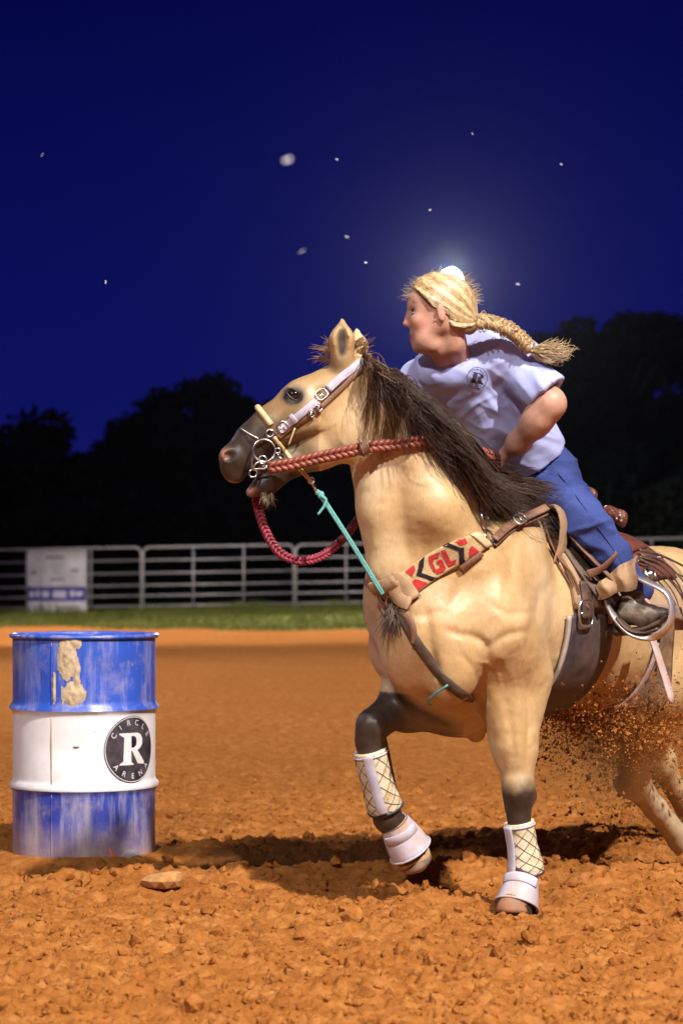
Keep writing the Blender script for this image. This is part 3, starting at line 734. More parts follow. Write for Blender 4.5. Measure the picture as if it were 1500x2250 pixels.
    # emblem: black disc, white ring, white letters
    eA = math.asin(103 / 157.0); eZ = 0.447; eR = 0.128
    def wrap(V, off): return np.array([on(eA + v[0] / rb, eZ + v[1], off) for v in V])
    circ = lambda r, n=64: [(r * math.cos(t), r * math.sin(t)) for t in np.linspace(0, 2 * math.pi, n, endpoint=False)]
    mk = mat('emblem_black', (0.016, 0.012, 0.02), 0.45, var=0.5, vs=30, dirt=(0.12, 0.10, 0.11), dirt_amt=0.5, dirt_s=14); mwh = mat('emblem_white', (0.66, 0.62, 0.63), 0.5, var=0.15, vs=20)
    em = bpy.data.objects.new('x', None); bpy.data.objects.remove(em)
    V, F = poly_mesh(circ(eR), cell=0.014); disc = mesh_obj('emblem_disc', wrap(V, 0.0035), F, mk); disc.parent = root; disc['label'] = 'black round emblem with a white letter R'
    def dec(name, V, F, off=0.0055): o = mesh_obj(name, wrap(V, off), F, mwh); o.parent = disc; return o
    V, F = poly_mesh(circ(eR * 0.975, 72), [circ(eR * 0.955, 72)], cell=0.012); dec('emblem_ring', V, F)
    V, F = poly_mesh([(x * 0.128, y * 0.122 + 0.002) for x, y in R_OUT], [[(x * 0.128, y * 0.122 + 0.002) for x, y in R_HOLE]], cell=0.012); dec('letter', V, F)
    def arc(txt, a0, a1, rr, flip):
        for k, ch in enumerate(txt):
            t = a0 + (a1 - a0) * k / (len(txt) - 1); V, F = text_mesh(ch, 0.030)
            rot = t - math.pi / 2 if not flip else t + math.pi / 2; c, s_ = math.cos(rot), math.sin(rot)
            U = np.stack([V[:, 0] * c - V[:, 1] * s_ + rr * math.cos(t), V[:, 0] * s_ + V[:, 1] * c + rr * math.sin(t), V[:, 2]], 1); dec('letter', U, F)
    R_ = math.radians; arc('CIRCLE', R_(148), R_(32), 0.102, False); arc('ARENA', R_(-140), R_(-40), 0.102, True)
    # rusty scrape on the white band
    P = [on(math.asin(-17 / 157 + 0.0) + q, 0.462 - 0.002 * q, 0.001) for q in np.linspace(-0.045, 0.045, 8)]
    loc(MB().tube(P, [0.0006, 0.0018, 0.0024, 0.002, 0.0024, 0.002, 0.0015, 0.0006], 6), 'rust_scrape', mat('rust', (0.16, 0.05, 0.015), 0.9))
    # crushed streamer at the foot of the drum
    loc(MB().strap([on(0.34 + 0.10 * t, 0.075 - 0.07 * t, 0.012 + 0.01 * t) for t in np.linspace(0, 1, 8)], [on(0.4, 0.1, 1) - on(0.4, 0.1, 0)] * 8, np.linspace(0.010, 0.028, 8), 0.002), 'ribbon', mat('orange_ribbon', (0.62, 0.12, 0.05), 0.6))
    for k in range(5):
        loc(MB().tube([on(0.46 + 0.35 * t + 0.01 * k, 0.03 + 0.035 * math.sin(math.pi * t) * (1 - 0.12 * k), 0.016 + 0.006 * k) for t in np.linspace(0, 1, 10)], 0.0022, 5), 'plastic_strip', mat('grey_plastic', (0.35, 0.35, 0.38), 0.4))
barrel()
# ------------------------------------------------------------------ the horse
HD = np.array([-0.58, -0.81, 0.0]); HD /= np.linalg.norm(HD)      # heading
HL = np.array([-HD[1], HD[0], 0.0])                                # its left
UP = np.array([0, 0, 1.0])
def horse_body():
    g = SDF((-0.55, 7.55, -0.03), (1.75, 10.15, 2.02), 0.0066)
    def on(x, y, z): return np.array([x, y, z])
    # trunk
    S0 = W(955, 1385, 8.10); S1 = W(1012, 1345, 8.32); S2 = on(0.667, 8.66, 0.99); S3 = on(0.925, 9.02, 0.93); S4 = on(1.165, 9.36, 0.92); S5 = on(1.30, 9.56, 0.86)
    g.chain([S1, S2, S3, S4, S5], [0.335, 0.325, 0.305, 0.29, 0.20], 0.10, HL, [0.74, 0.86, 0.94, 0.92, 0.9])
    g.bone(S0, S1, 0.185, 0.26, 0.10, HL, 0.95)
    g.ell(W(1105, 1205, 8.62), (0.24, 0.085, 0.14), (HD, HL, UP), 0.10)                         # withers
    # breast and shoulder muscle
    g.ell(W(908, 1420, 8.08), (0.11, 0.10, 0.155), (HL, HD, UP), 0.05)                          # right pectoral
    g.ell(W(992, 1450, 8.03), (0.10, 0.10, 0.15), (HL, HD, UP), 0.04)                          # left pectoral
    g.ell(W(885, 1330, 8.22), (0.13, 0.11, 0.17), (HL, HD, UP), 0.06)                            # right shoulder point
    g.ell(W(1082, 1350, 8.07), (0.10, 0.12, 0.165), (HL, HD, UP), 0.06)                          # left shoulder point
    g.ell(W(1125, 1270, 8.20), (0.085, 0.17, 0.25), (HL, HD + 0.5 * UP, UP - 0.5 * HD), 0.06)      # shoulder blade
    g.ell(W(1125, 1420, 8.18), (0.085, 0.13, 0.14), (HL, HD, UP), 0.05)                          # triceps
    g.bone(W(930, 1500, 8.22), W(1010, 1530, 8.42), 0.10, 0.14, 0.06)                            # brisket
    # neck
    N0 = W(985, 1262, 8.28); N1 = W(925, 1122, 8.14); N2 = W(872, 992, 8.06); N3 = W(832, 905, 8.02); N4 = W(800, 852, 8.0)
    nn = sm(np.array([0.42, -0.9, 0.05]))
    g.chain([N0, N1, N2], [0.285, 0.205, 0.158], 0.09, nn, [0.62, 0.55, 0.52])
    g.chain([N2, N3, N4], [0.158, 0.118, 0.092], 0.06, sm(np.array([0.15, -1, 0])), [0.52, 0.60, 0.7])
    g.chain([W(838, 1000, 8.0), W(832, 1120, 8.02), W(855, 1250, 8.05), W(890, 1330, 8.06)], [0.058, 0.062, 0.07, 0.06], 0.035)   # windpipe ridge
    g.chain([W(905, 985, 7.97), W(955, 1120, 7.99), W(1030, 1230, 8.06)], [0.06, 0.085, 0.09], 0.07)  # side of the neck
    g.bone(W(875, 1080, 8.06), W(935, 1265, 8.11), 0.095, 0.135, 0.08)
    g.bone(W(1000, 1060, 8.28), W(1105, 1165, 8.6), 0.07, 0.10, 0.08)
    g.ell(W(868, 905, 7.955), (0.06, 0.035, 0.085), None, 0.05)                                     # muscle behind the jaw
    # head, nearly in profile
    D = 8.0; n = np.array([0.04, 1.0, 0.0])
    g.chain([W(770, 840, D), W(675, 899, D), W(601, 941, D), W(560, 972, D), W(531, 1001, D)], [0.086, 0.099, 0.074, 0.064, 0.057], 0.03, n, [1.0, 0.96, 0.80, 0.80, 0.90])
    g.ell(W(772, 930, D), (0.122, 0.078, 0.118), None, 0.035)                                       # round cheek
    g.ell(W(775, 928, D - 0.055), (0.090, 0.030, 0.090), None, 0.02)
    g.chain([W(765, 955, D), W(700, 985, D), W(640, 1013, D), W(602, 1040, D), W(582, 1062, D)], [0.092, 0.068, 0.049, 0.042, 0.044], 0.025, n, [0.72, 0.78, 0.8, 0.85, 0.95])
    g.bone(W(575, 1070, D), W(553, 1081, D), 0.030, 0.019, 0.014, n, 1.5)                             # lower lip
    g.bone(W(520, 1012, D), W(516, 1038, D), 0.050, 0.037, 0.025, n, 1.0)                             # upper lip
    g.bone(W(503, 1004, D), W(503, 1026, D), 0.032, 0.028, 0.018, n, 1.4)
    g.bone(W(520, 1072, D - 0.1), W(562, 1046, D - 0.1), 0.008, 0.005, 0.010, np.array([0, 1.0, 0]), 20.0, 'sub')   # open mouth
    for sgn in (-1, 1):
        g.ell(W(505, 1000, D + sgn * 0.044), (0.030, 0.014, 0.024), None, 0.014)                       # nostril rim
        g.bone(W(513, 994, D + sgn * 0.066), W(501, 1003, D + sgn * 0.050), 0.013, 0.016, 0.006, None, 1, 'sub')
        g.ell(W(647, 862, D + sgn * 0.064), (0.032, 0.016, 0.018), (np.array([0.75, 0, -0.62]), np.array([0, 1.0, 0]), np.array([0.62, 0, 0.75])), 0.02)   # brow
        g.ell(W(645, 868, D + sgn * 0.090), (0.026, 0.018, 0.018), (np.array([0.75, 0, -0.62]), np.array([0, 1.0, 0]), np.array([0.62, 0, 0.75])), 0.010, 'sub')
        g.bone(W(690, 932, D + sgn * 0.070), W(605, 968, D + sgn * 0.050), 0.012, 0.008, 0.030)           # facial crest
        g.ell(W(700, 858, D + sgn * 0.096), (0.03, 0.016, 0.018), (np.array([0.75, 0, -0.62]), np.array([0, 1.0, 0]), np.array([0.62, 0, 0.75])), 0.02, 'sub')   # hollow above the eye
        g.bone(W(600, 1000, D + sgn * 0.055), W(640, 985, D + sgn * 0.06), 0.006, 0.012, 0.03, None, 1, 'sub')
    # ears
    a0, a1, a2 = W(752, 800, 7.945), W(751, 745, 7.93), W(752, 702, 7.94)
    g.chain([a0, a1, a2], [0.040, 0.040, 0.007], 0.018, np.array([0.2, 1, 0]), 0.8)
    g.chain([W(752, 778, 7.895), W(751, 748, 7.89), W(751, 718, 7.915)], [0.020, 0.026, 0.006], 0.006, None, 1, 'sub')
    b0, b1, b2 = W(778, 800, 8.05), W(786, 760, 8.06), W(783, 724, 8.06)
    g.chain([b0, b1, b2], [0.036, 0.032, 0.007], 0.018, np.array([0.5, 1, 0]), 0.7)
    # left foreleg, planted
    sh = W(1082, 1385, 8.10); eb = W(1128, 1490, 8.24); kn = W(1139, 1738, 8.17); fk = W(1152, 1905, 8.18); hf = W(1138, 1965, 8.14)
    g.chain([sh, eb], [0.13, 0.125], 0.06)
    g.chain([eb, W(1125, 1560, 8.21), W(1130, 1640, 8.18), W(1137, 1705, 8.17)], [0.120, 0.092, 0.070, 0.054], 0.05)
    g.bone(W(1080, 1480, 8.14), W(1120, 1620, 8.15), 0.075, 0.045, 0.05)
    g.ell(W(1138, 1738, 8.155), (0.056, 0.058, 0.062), None, 0.03); g.ell(W(1150, 1748, 8.20), (0.045, 0.05, 0.045), None, 0.02)
    g.chain([W(1137, 1770, 8.165), W(1143, 1840, 8.17), fk], [0.046, 0.036, 0.045], 0.02)
    g.chain([W(1145, 1770, 8.21), W(1150, 1880, 8.215)], [0.030, 0.030], 0.02)
    g.chain([fk, hf], [0.046, 0.042], 0.02)
    g.chain([W(1135, 1975, 8.13), W(1128, 1996, 8.11)], [0.056, 0.064], 0.015)
    # right foreleg, raised
    RK = W(822, 1588, 8.18); RE = W(955, 1500, 8.50); RF = W(851, 1798, 8.24)
    g.chain([W(905, 1420, 8.36), RE], [0.15, 0.14], 0.06); g.chain([RE, W(895, 1545, 8.34), W(845, 1572, 8.22)], [0.115, 0.088, 0.058], 0.05)
    g.bone(W(1010, 1560, 8.50), W(900, 1560, 8.36), 0.09, 0.06, 0.05)
    g.bone(W(1045, 1610, 8.55), W(1020, 1560, 8.48), 0.035, 0.07, 0.03)
    g.ell(W(818, 1592, 8.175), (0.056, 0.060, 0.056), None, 0.03); g.ell(W(845, 1590, 8.21), (0.035, 0.045, 0.038), None, 0.02); g.ell(W(812, 1610, 8.18), (0.042, 0.05, 0.05), None, 0.025)
    g.chain([W(810, 1630, 8.18), W(822, 1710, 8.20), RF], [0.048, 0.037, 0.046], 0.02); g.chain([W(834, 1640, 8.20), W(858, 1770, 8.23)], [0.03, 0.032], 0.02)
    g.chain([RF, W(880, 1830, 8.27)], [0.046, 0.042], 0.02); g.chain([W(886, 1845, 8.28), W(906, 1880, 8.29)], [0.05, 0.062], 0.015)
    # hind legs
    for (hip, stf, hk, ft, hoof) in ((on(1.29, 9.33, 0.98), on(1.165, 9.02, 0.72), W(1386, 1712, 9.30), W(1492, 1842, 9.52), W(1530, 1890, 9.56)), (on(1.05, 9.55, 0.96), on(0.98, 9.36, 0.70), on(1.28, 9.78, 0.38), on(1.44, 9.98, 0.13), on(1.46, 9.95, 0.04))):
        g.chain([hip, stf], [0.24, 0.16], 0.08, HL, 0.75); md = stf * 0.45 + hk * 0.55
        g.chain([stf, md, hk], [0.15, 0.095, 0.062], 0.05); ax = sm(ft - hk)
        g.ell(hk, (0.068, 0.062, 0.075), None, 0.03); g.bone(hk + 0.03 * HD * -1 + 0.03 * UP, hk - 0.05 * HD + 0.06 * UP, 0.035, 0.026, 0.03)
        g.chain([hk + ax * 0.05, (hk + ft) / 2, ft], [0.056, 0.043, 0.050], 0.025); g.chain([ft, hoof], [0.05, 0.055], 0.02)
    # dock
    g.bone(S5 + UP * 0.17, S5 + UP * 0.10 - HD * 0.16, 0.06, 0.04, 0.05)
    V, Q = g.mesh(2)
    N = vnormals(V, Q)
    # soft muscle relief, skin creases and veins where limbs fold
    f = fbm(V * 9.0, 3, 61) - 0.5; V = V + N * (0.006 * f * (V[:, 2] > 0.55) * (V[:, 1] > 7.98))[:, None]
    # grooves between muscles, skin creases and raised veins (photo polylines, depth mm, width px)
    px = 750 + V[:, 0] / V[:, 1] * FPX; py = HOR + (CAMH - V[:, 2]) / V[:, 1] * FPX; front = np.clip(-N[:, 1] * 1.6 + 0.15, 0, 1) * (V[:, 1] < 8.75)
    wob = 10 * (fbm(V * 11, 2, 5) - 0.5); wob2 = 10 * (fbm(V * 11, 2, 6) - 0.5)
    G = [([(872, 1030), (880, 1100), (892, 1190), (905, 1262)], -3, 12), ([(1066, 1195), (1022, 1280), (985, 1350)], -5, 16), ([(935, 1345), (946, 1430), (962, 1505)], -11, 12), ([(985, 1388), (1040, 1400), (1068, 1425), (1062, 1475)], -11, 10),
         ([(1068, 1425), (1110, 1400), (1160, 1388)], -7, 10), ([(1192, 1290), (1172, 1360), (1160, 1430)], -6, 12), ([(1102, 1500), (1118, 1580), (1127, 1665)], -6, 8), ([(1160, 1480), (1161, 1600), (1155, 1690)], -5, 7),
         ([(806, 868), (830, 925), (812, 985)], -5, 9), ([(905, 900), (960, 1000), (1010, 1080)], -4, 20), ([(1000, 1100), (958, 1180), (930, 1258)], -4, 18), ([(1132, 1180), (1122, 1260), (1100, 1335)], -5, 12),
         ([(1010, 1440), (1036, 1466), (1072, 1540)], -5, 7), ([(1080, 1330), (1120, 1350), (1165, 1345)], -4, 9), ([(1020, 1310), (1010, 1370), (1030, 1440)], 5, 16), ([(1110, 1290), (1090, 1370)], 5, 20),
         ([(1095, 1440), (1130, 1500), (1140, 1600)], 4, 11), ([(1045, 1450), (1085, 1470), (1110, 1530)], 3.0, 4), ([(1150, 1420), (1140, 1480), (1152, 1540)], 2.5, 4), ([(740, 930), (690, 950), (640, 968), (600, 985)], 2.2, 4), ([(690, 945), (668, 985)], 2.0, 4), ([(760, 990), (740, 950), (745, 910)], 2.0, 5), ([(860, 1330), (905, 1352), (960, 1345)], -5, 9)]
    for pts, dep, wd in G:
        P2 = spline([(x, y, 0) for x, y in pts], 14)[:, :2]; lo = P2.min(0) - 4 * wd; hi = P2.max(0) + 4 * wd; I = np.nonzero((px > lo[0]) & (px < hi[0]) & (py > lo[1]) & (py < hi[1]) & (front > 0))[0]
        q = np.stack([px[I] + wob[I], py[I] + wob2[I]], 1); best = np.full(len(I), 1e9); tt = np.zeros(len(I))
        for k in range(13):
            a_, b_ = P2[k], P2[k + 1]; v = b_ - a_; t = np.clip(((q - a_) @ v) / (v @ v), 0, 1); dd = np.linalg.norm(q - a_ - t[:, None] * v, axis=1); m_ = dd < best; best = np.where(m_, dd, best); tt = np.where(m_, (k + t) / 13, tt)
        V[I] += N[I] * (dep * 0.001 * np.exp(-(best / wd) ** 2) * np.sin(math.pi * np.clip(0.06 + 0.88 * tt, 0, 1)) ** 0.5 * front[I])[:, None]
    f = 1 - np.abs(2 * fbm(V * np.array([11.0, 11.0, 17.0]), 3, 81) - 1); V = V + N * (0.0030 * (f - 0.7) * (V[:, 2] > 0.6) * (V[:, 2] < 1.45))[:, None]
    return V, Q
HV, HQ = horse_body()
HB = bvh(HV, HQ)
def seg_d(P, a, b):
    v = b - a; t = np.clip(((P - a) @ v) / (v @ v), 0, 1); return np.linalg.norm(P - a - t[:, None] * v, axis=1), t

def coat():
    P = HV; k = np.zeros(len(P))
    def leg(a, b, r, soft=0.10, low=0.0):           # dark towards the hoof, fading out above the knee
        d, t = seg_d(P, a, b); nz = 0.25 * (fbm(P * 14, 3, 9) - 0.5)
        return np.where(d < r, np.clip((t + nz - low) / soft, 0, 1), 0)
    k = np.maximum(k, leg(W(1128, 1660, 8.18), W(1150, 2000, 8.15), 0.13, 0.22, 0.02) * 0.97)
    k = np.maximum(k, leg(W(880, 1550, 8.3), W(812, 1600, 8.18), 0.10, 0.6, 0.25) * 0.9)
    k = np.maximum(k, np.where(seg_d(P, W(812, 1600, 8.18), W(880, 1840, 8.27))[0] < 0.10, 0.96, 0))
    df, tf = seg_d(P, W(1000, 1545, 8.50), W(822, 1588, 8.18)); k = np.maximum(k, np.where((P[:, 2] < 0.735) & (P[:, 0] < 0.42), np.clip((0.17 - df) / 0.05, 0, 1) * np.clip(0.35 + 0.75 * tf + 0.5 * (fbm(P * 12, 3, 19) - 0.5), 0, 0.95), 0))  # shade on the raised forearm, painted in as darker coat
    k = np.maximum(k, np.where((P[:, 2] < 0.25) & (P[:, 1] > 9.2), 0.25, 0))
    nz = fbm(P * 16, 4, 12)
    hl = (P[:, 1] < 8.25) & (P[:, 2] > 1.25)         # head only
    px = 750 + P[:, 0] / P[:, 1] * FPX; py = HOR + (CAMH - P[:, 2]) / P[:, 1] * FPX
    t = ((px - 690) * -0.78 + (py - 890) * 0.63) / 200; mz = np.clip((t + 0.5 * (nz - 0.5) - 0.05) / 0.62, 0, 1) ** 0.8 * hl * (px < 700)
    k = np.maximum(k, 0.96 * mz)
    eye = np.exp(-(((px - 645) / 25) ** 2 + ((py - 870) / 21) ** 2)) * hl; k = np.maximum(k, np.clip(eye * 1.9, 0, 0.97))
    ear = np.exp(-(((px - 751) / 9) ** 2 + ((py - 752) / 34) ** 2)) * hl * (P[:, 1] < 7.945); k = np.maximum(k, np.clip(ear * 1.6, 0, 0.96))
    top = np.clip((0.55 - np.abs(px - 700 - (790 - py) * 0.2) / 90), 0, 1) * hl * (py < 850) * (px > 690) * (px < 800) * 0.0
    k = np.maximum(k, top)
    fore = np.exp(-(((px - 735) / 34) ** 2 + ((py - 800) / 26) ** 2)) * hl; k = np.maximum(k, 0.55 * fore)
    br = np.clip((800 - px) / 200, 0, 1) * np.clip((900 - py + (760 - px) * 0.55) / 60, 0, 1) * hl * 0.35; k = np.maximum(k, br)
    k = np.maximum(k, np.clip(1.5 * np.exp(-(((px - 507) / 9) ** 2 + ((py - 998) / 8) ** 2)), 0, 0.98) * hl)
    dust = np.exp(-((P - W(1420, 1700, 9.35)) ** 2).sum(1) / 0.35 ** 2)
    pink = (np.exp(-(((px - 488) / 14) ** 2 + ((py - 996) / 12) ** 2)) + np.exp(-(((px - 545) / 14) ** 2 + ((py - 1082) / 12) ** 2)) + np.exp(-(((px - 508) / 14) ** 2 + ((py - 1064) / 9) ** 2))) * hl * (P[:, 1] < 8.1)
    return k, dust, np.clip(pink, 0, 1)
def horse():
    k, dust, pink = coat()
    n = NT('buckskin_coat'); n.set(Roughness=0.47); n.b.inputs['Specular IOR Level'].default_value = 0.5; n.set(Sheen_Weight=0.02)
    co = n.coord(); a = n.noise(3.2, 4, 0.6, co); c = n.ramp(a, [(0.28, (0.33, 0.185, 0.070)), (0.5, (0.455, 0.295, 0.135)), (0.72, (0.60, 0.45, 0.27))])
    fine = n.noise(46, 5, 0.7, co); c = n.mix(n.ramp(fine, [(0.4, (0, 0, 0)), (0.75, (0.35,) * 3)]), c, (0.62, 0.42, 0.20))
    hair = n.n('Mapping'); n.l(co, hair.inputs[0]); hair.inputs['Scale'].default_value = (160, 160, 42); hf = n.noise(1.0, 3, 0.6, hair.outputs[0])
    c = n.mix(n.ramp(hf, [(0.45, (0, 0, 0)), (0.75, (0.22,) * 3)]), c, (0.27, 0.12, 0.035))
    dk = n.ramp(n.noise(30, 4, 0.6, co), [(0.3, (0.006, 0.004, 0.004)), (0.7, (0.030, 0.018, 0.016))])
    c = n.mix(n.attr('points_and_shade'), c, dk); c = n.mix(n.math('MULTIPLY', n.attr('pink'), 0.75), c, (0.42, 0.20, 0.14))
    c = n.mix(n.math('MULTIPLY', n.attr('dust'), n.noise(18, 4, 0.6, co)), c, (0.64, 0.50, 0.33))
    sp = n.ramp(n.noise(55, 2, 0.5, co), [(0.70, (0, 0, 0)), (0.74, (0.8,) * 3)]); c = n.mix(n.math('MULTIPLY', sp, n.attr('dust')), c, (0.14, 0.06, 0.02))
    n.color(c); n.bump(n.math('ADD', hf, n.math('MULTIPLY', n.noise(22, 4, 0.6, co), 1.2)), 0.16, 0.006)
    root = empty('horse', tuple(W(1012, 1345, 8.32) * (1, 1, 0)), 'buckskin horse with dark mane leaning round the barrel, right foreleg raised', 'horse')
    b = mesh_obj('body', HV, HQ, n.m, root); vattr(b, 'points_and_shade', k); vattr(b, 'dust', dust); vattr(b, 'pink', pink)
    # eyes
    e = NT('horse_eye'); e.set(Roughness=0.06); e.color((0.010, 0.006, 0.005)); e.b.inputs['Coat Weight'].default_value = 1.0
    lid = mat('eyelid_skin', (0.03, 0.02, 0.018), 0.4, var=0.3)
    for sgn in (-1, 1):
        c = W(645, 868, 8.0 + sgn * 0.064); ob = MB().ball(c, (0.026, 0.021, 0.021), 20, 14).build('eye', e.m, root)
        ax = np.array([0.80, 0, -0.60]); bx = np.array([0.60, 0, 0.80]); t = np.linspace(0, math.pi, 14)
        for s2, bul in ((1, 0.0165), (-1, 0.0125)):
            P = np.array([c + ax * (0.027 * math.cos(q)) + bx * (s2 * bul * math.sin(q)) + np.array([0, sgn * (0.006 + 0.012 * math.sin(q)), 0]) for q in t])
            MB().tube(P, 0.0024 * (0.4 + 0.6 * np.sin(t)), 8).build('eyelid', lid, ob)
    # hooves
    hm = mat('hoof_horn', (0.15, 0.11, 0.08), 0.6, var=0.3, vs=30, dirt=SOIL, dirt_amt=0.6)
    def hoof(c, ax, fwd, s=1.0):
        ax = sm(ax); fwd = sm(np.asarray(fwd) - (np.asarray(fwd) @ ax) * ax); sd = np.cross(ax, fwd); V = []; F = []; sg = 24
        for hgt, r, sh in ((0.0, 0.062, 0), (0.012, 0.063, 0.001), (0.03, 0.061, 0.006), (0.058, 0.055, 0.016), (0.066, 0.050, 0.018)):
            for j in range(sg):
                a = 2 * math.pi * j / sg; x, y = math.cos(a), math.sin(a); lf = 1.12 if x > 0 else 0.82
                V.append(np.asarray(c) - ax * hgt * -1 * s + (fwd * (x * r * lf - sh) + sd * y * r * 0.92) * s)
        for i in range(4):
            for j in range(sg): F.append((i * sg + j, i * sg + (j + 1) % sg, (i + 1) * sg + (j + 1) % sg, (i + 1) * sg + j))
        F += [tuple(range(sg - 1, -1, -1)), tuple(range(4 * sg, 5 * sg))]
        return mesh_obj('hoof', np.array(V), F, hm, root)
    tip = W(1128, 2006, 8.10); hoof(tip, (0.06, 0.16, 1), HD)
    hoof(W(916, 1898, 8.30), W(872, 1822, 8.26) - W(916, 1898, 8.30), (0.2, -0.85, -0.6))
    hoof(W(1536, 1905, 9.56), (-0.25, 0.1, 1), HD); hoof(np.array([1.46, 9.93, 0.0]), (0, 0.15, 1), HD)
    return root
HORSE = horse()
# ------------------------------------------------------------------ tack
LEATHER = mat('brown_leather', (0.14, 0.055, 0.030), 0.5, var=0.35, vs=25, bump=0.25, bs=140, dirt=(0.33, 0.21, 0.12), dirt_amt=0.35, dirt_s=14)
LEATHER_D = mat('dark_leather', (0.045, 0.026, 0.020), 0.5, var=0.35, vs=25, bump=0.25, bs=140, dirt=(0.22, 0.13, 0.07), dirt_amt=0.35, dirt_s=12)
LEATHER_T = mat('tan_rough_leather', (0.34, 0.21, 0.115), 0.8, var=0.3, vs=18, bump=0.35, bs=110, dirt=(0.18, 0.10, 0.05), dirt_amt=0.5, dirt_s=10)
LEATHER_G = mat('pale_overlay_leather', (0.47, 0.43, 0.52), 0.42, var=0.18, vs=22, bump=0.2, bs=150, dirt=(0.22, 0.14, 0.10), dirt_amt=0.3, dirt_s=16)
STEEL = mat('tack_steel', (0.56, 0.53, 0.50), 0.28, 1.0, 0.25, 30)
RAWHIDE = mat('rawhide', (0.55, 0.40, 0.20), 0.5, var=0.25, vs=30, bump=0.2)
REIN_M = mat('braided_rein_leather', (0.21, 0.052, 0.030), 0.45, var=0.3, vs=40, bump=0.2, bs=200)
REIN_R = mat('red_rein_cord', (0.20, 0.018, 0.034), 0.6, var=0.45, vs=60, bump=0.3, bs=220)
TEAL = mat('teal_rope', (0.11, 0.34, 0.32), 0.7, var=0.3, vs=160, bump=0.4, bs=300)

def braid(P, R, r, turns, m, name, parent, up=(0, -1, 0), nstr=4, sides=6, per=22):
    """plaited cord: strands weaving in a flat lissajous round the path"""
    L = np.linalg.norm(np.diff(P, axis=0), axis=1).sum(); n = int(per * turns); P = resample(P, n); T, N, B = frames(P, up); mb = MB()
    s = np.linspace(0, turns * 2 * math.pi, n)
    for k in range(nstr):
        ph = s + 2 * math.pi * k / nstr
        Q = P + B * (R * np.sin(ph))[:, None] + N * (0.55 * R * np.sin(2 * ph))[:, None]
        mb.tube(Q, r, sides, up=up)
    return mb.build(name, m, parent)
def resample(P, n):
    P = np.asarray(P, float); d = np.concatenate([[0], np.cumsum(np.linalg.norm(np.diff(P, axis=0), axis=1))]); t = np.linspace(0, d[-1], n)
    return np.stack([np.interp(t, d, P[:, i]) for i in range(3)], 1)
def buckle(mb, c, nrm, ax, w, h, r=0.0028):
    nrm = sm(nrm); ax = sm(np.asarray(ax) - (np.asarray(ax) @ nrm) * nrm); b = np.cross(nrm, ax); t = np.linspace(0, 2 * math.pi, 24, endpoint=False)
    q = lambda v: np.sign(v) * np.abs(v) ** 0.55
    P = np.asarray(c) + ax * (w * q(np.cos(t)))[:, None] + b * (h * q(np.sin(t)))[:, None]; mb.tube(P, r, 6, closed=True)
    mb.tube([np.asarray(c) - b * h, np.asarray(c) + b * h], r * 0.7, 6); mb.tube([np.asarray(c), np.asarray(c) + ax * w], r * 0.6, 5)

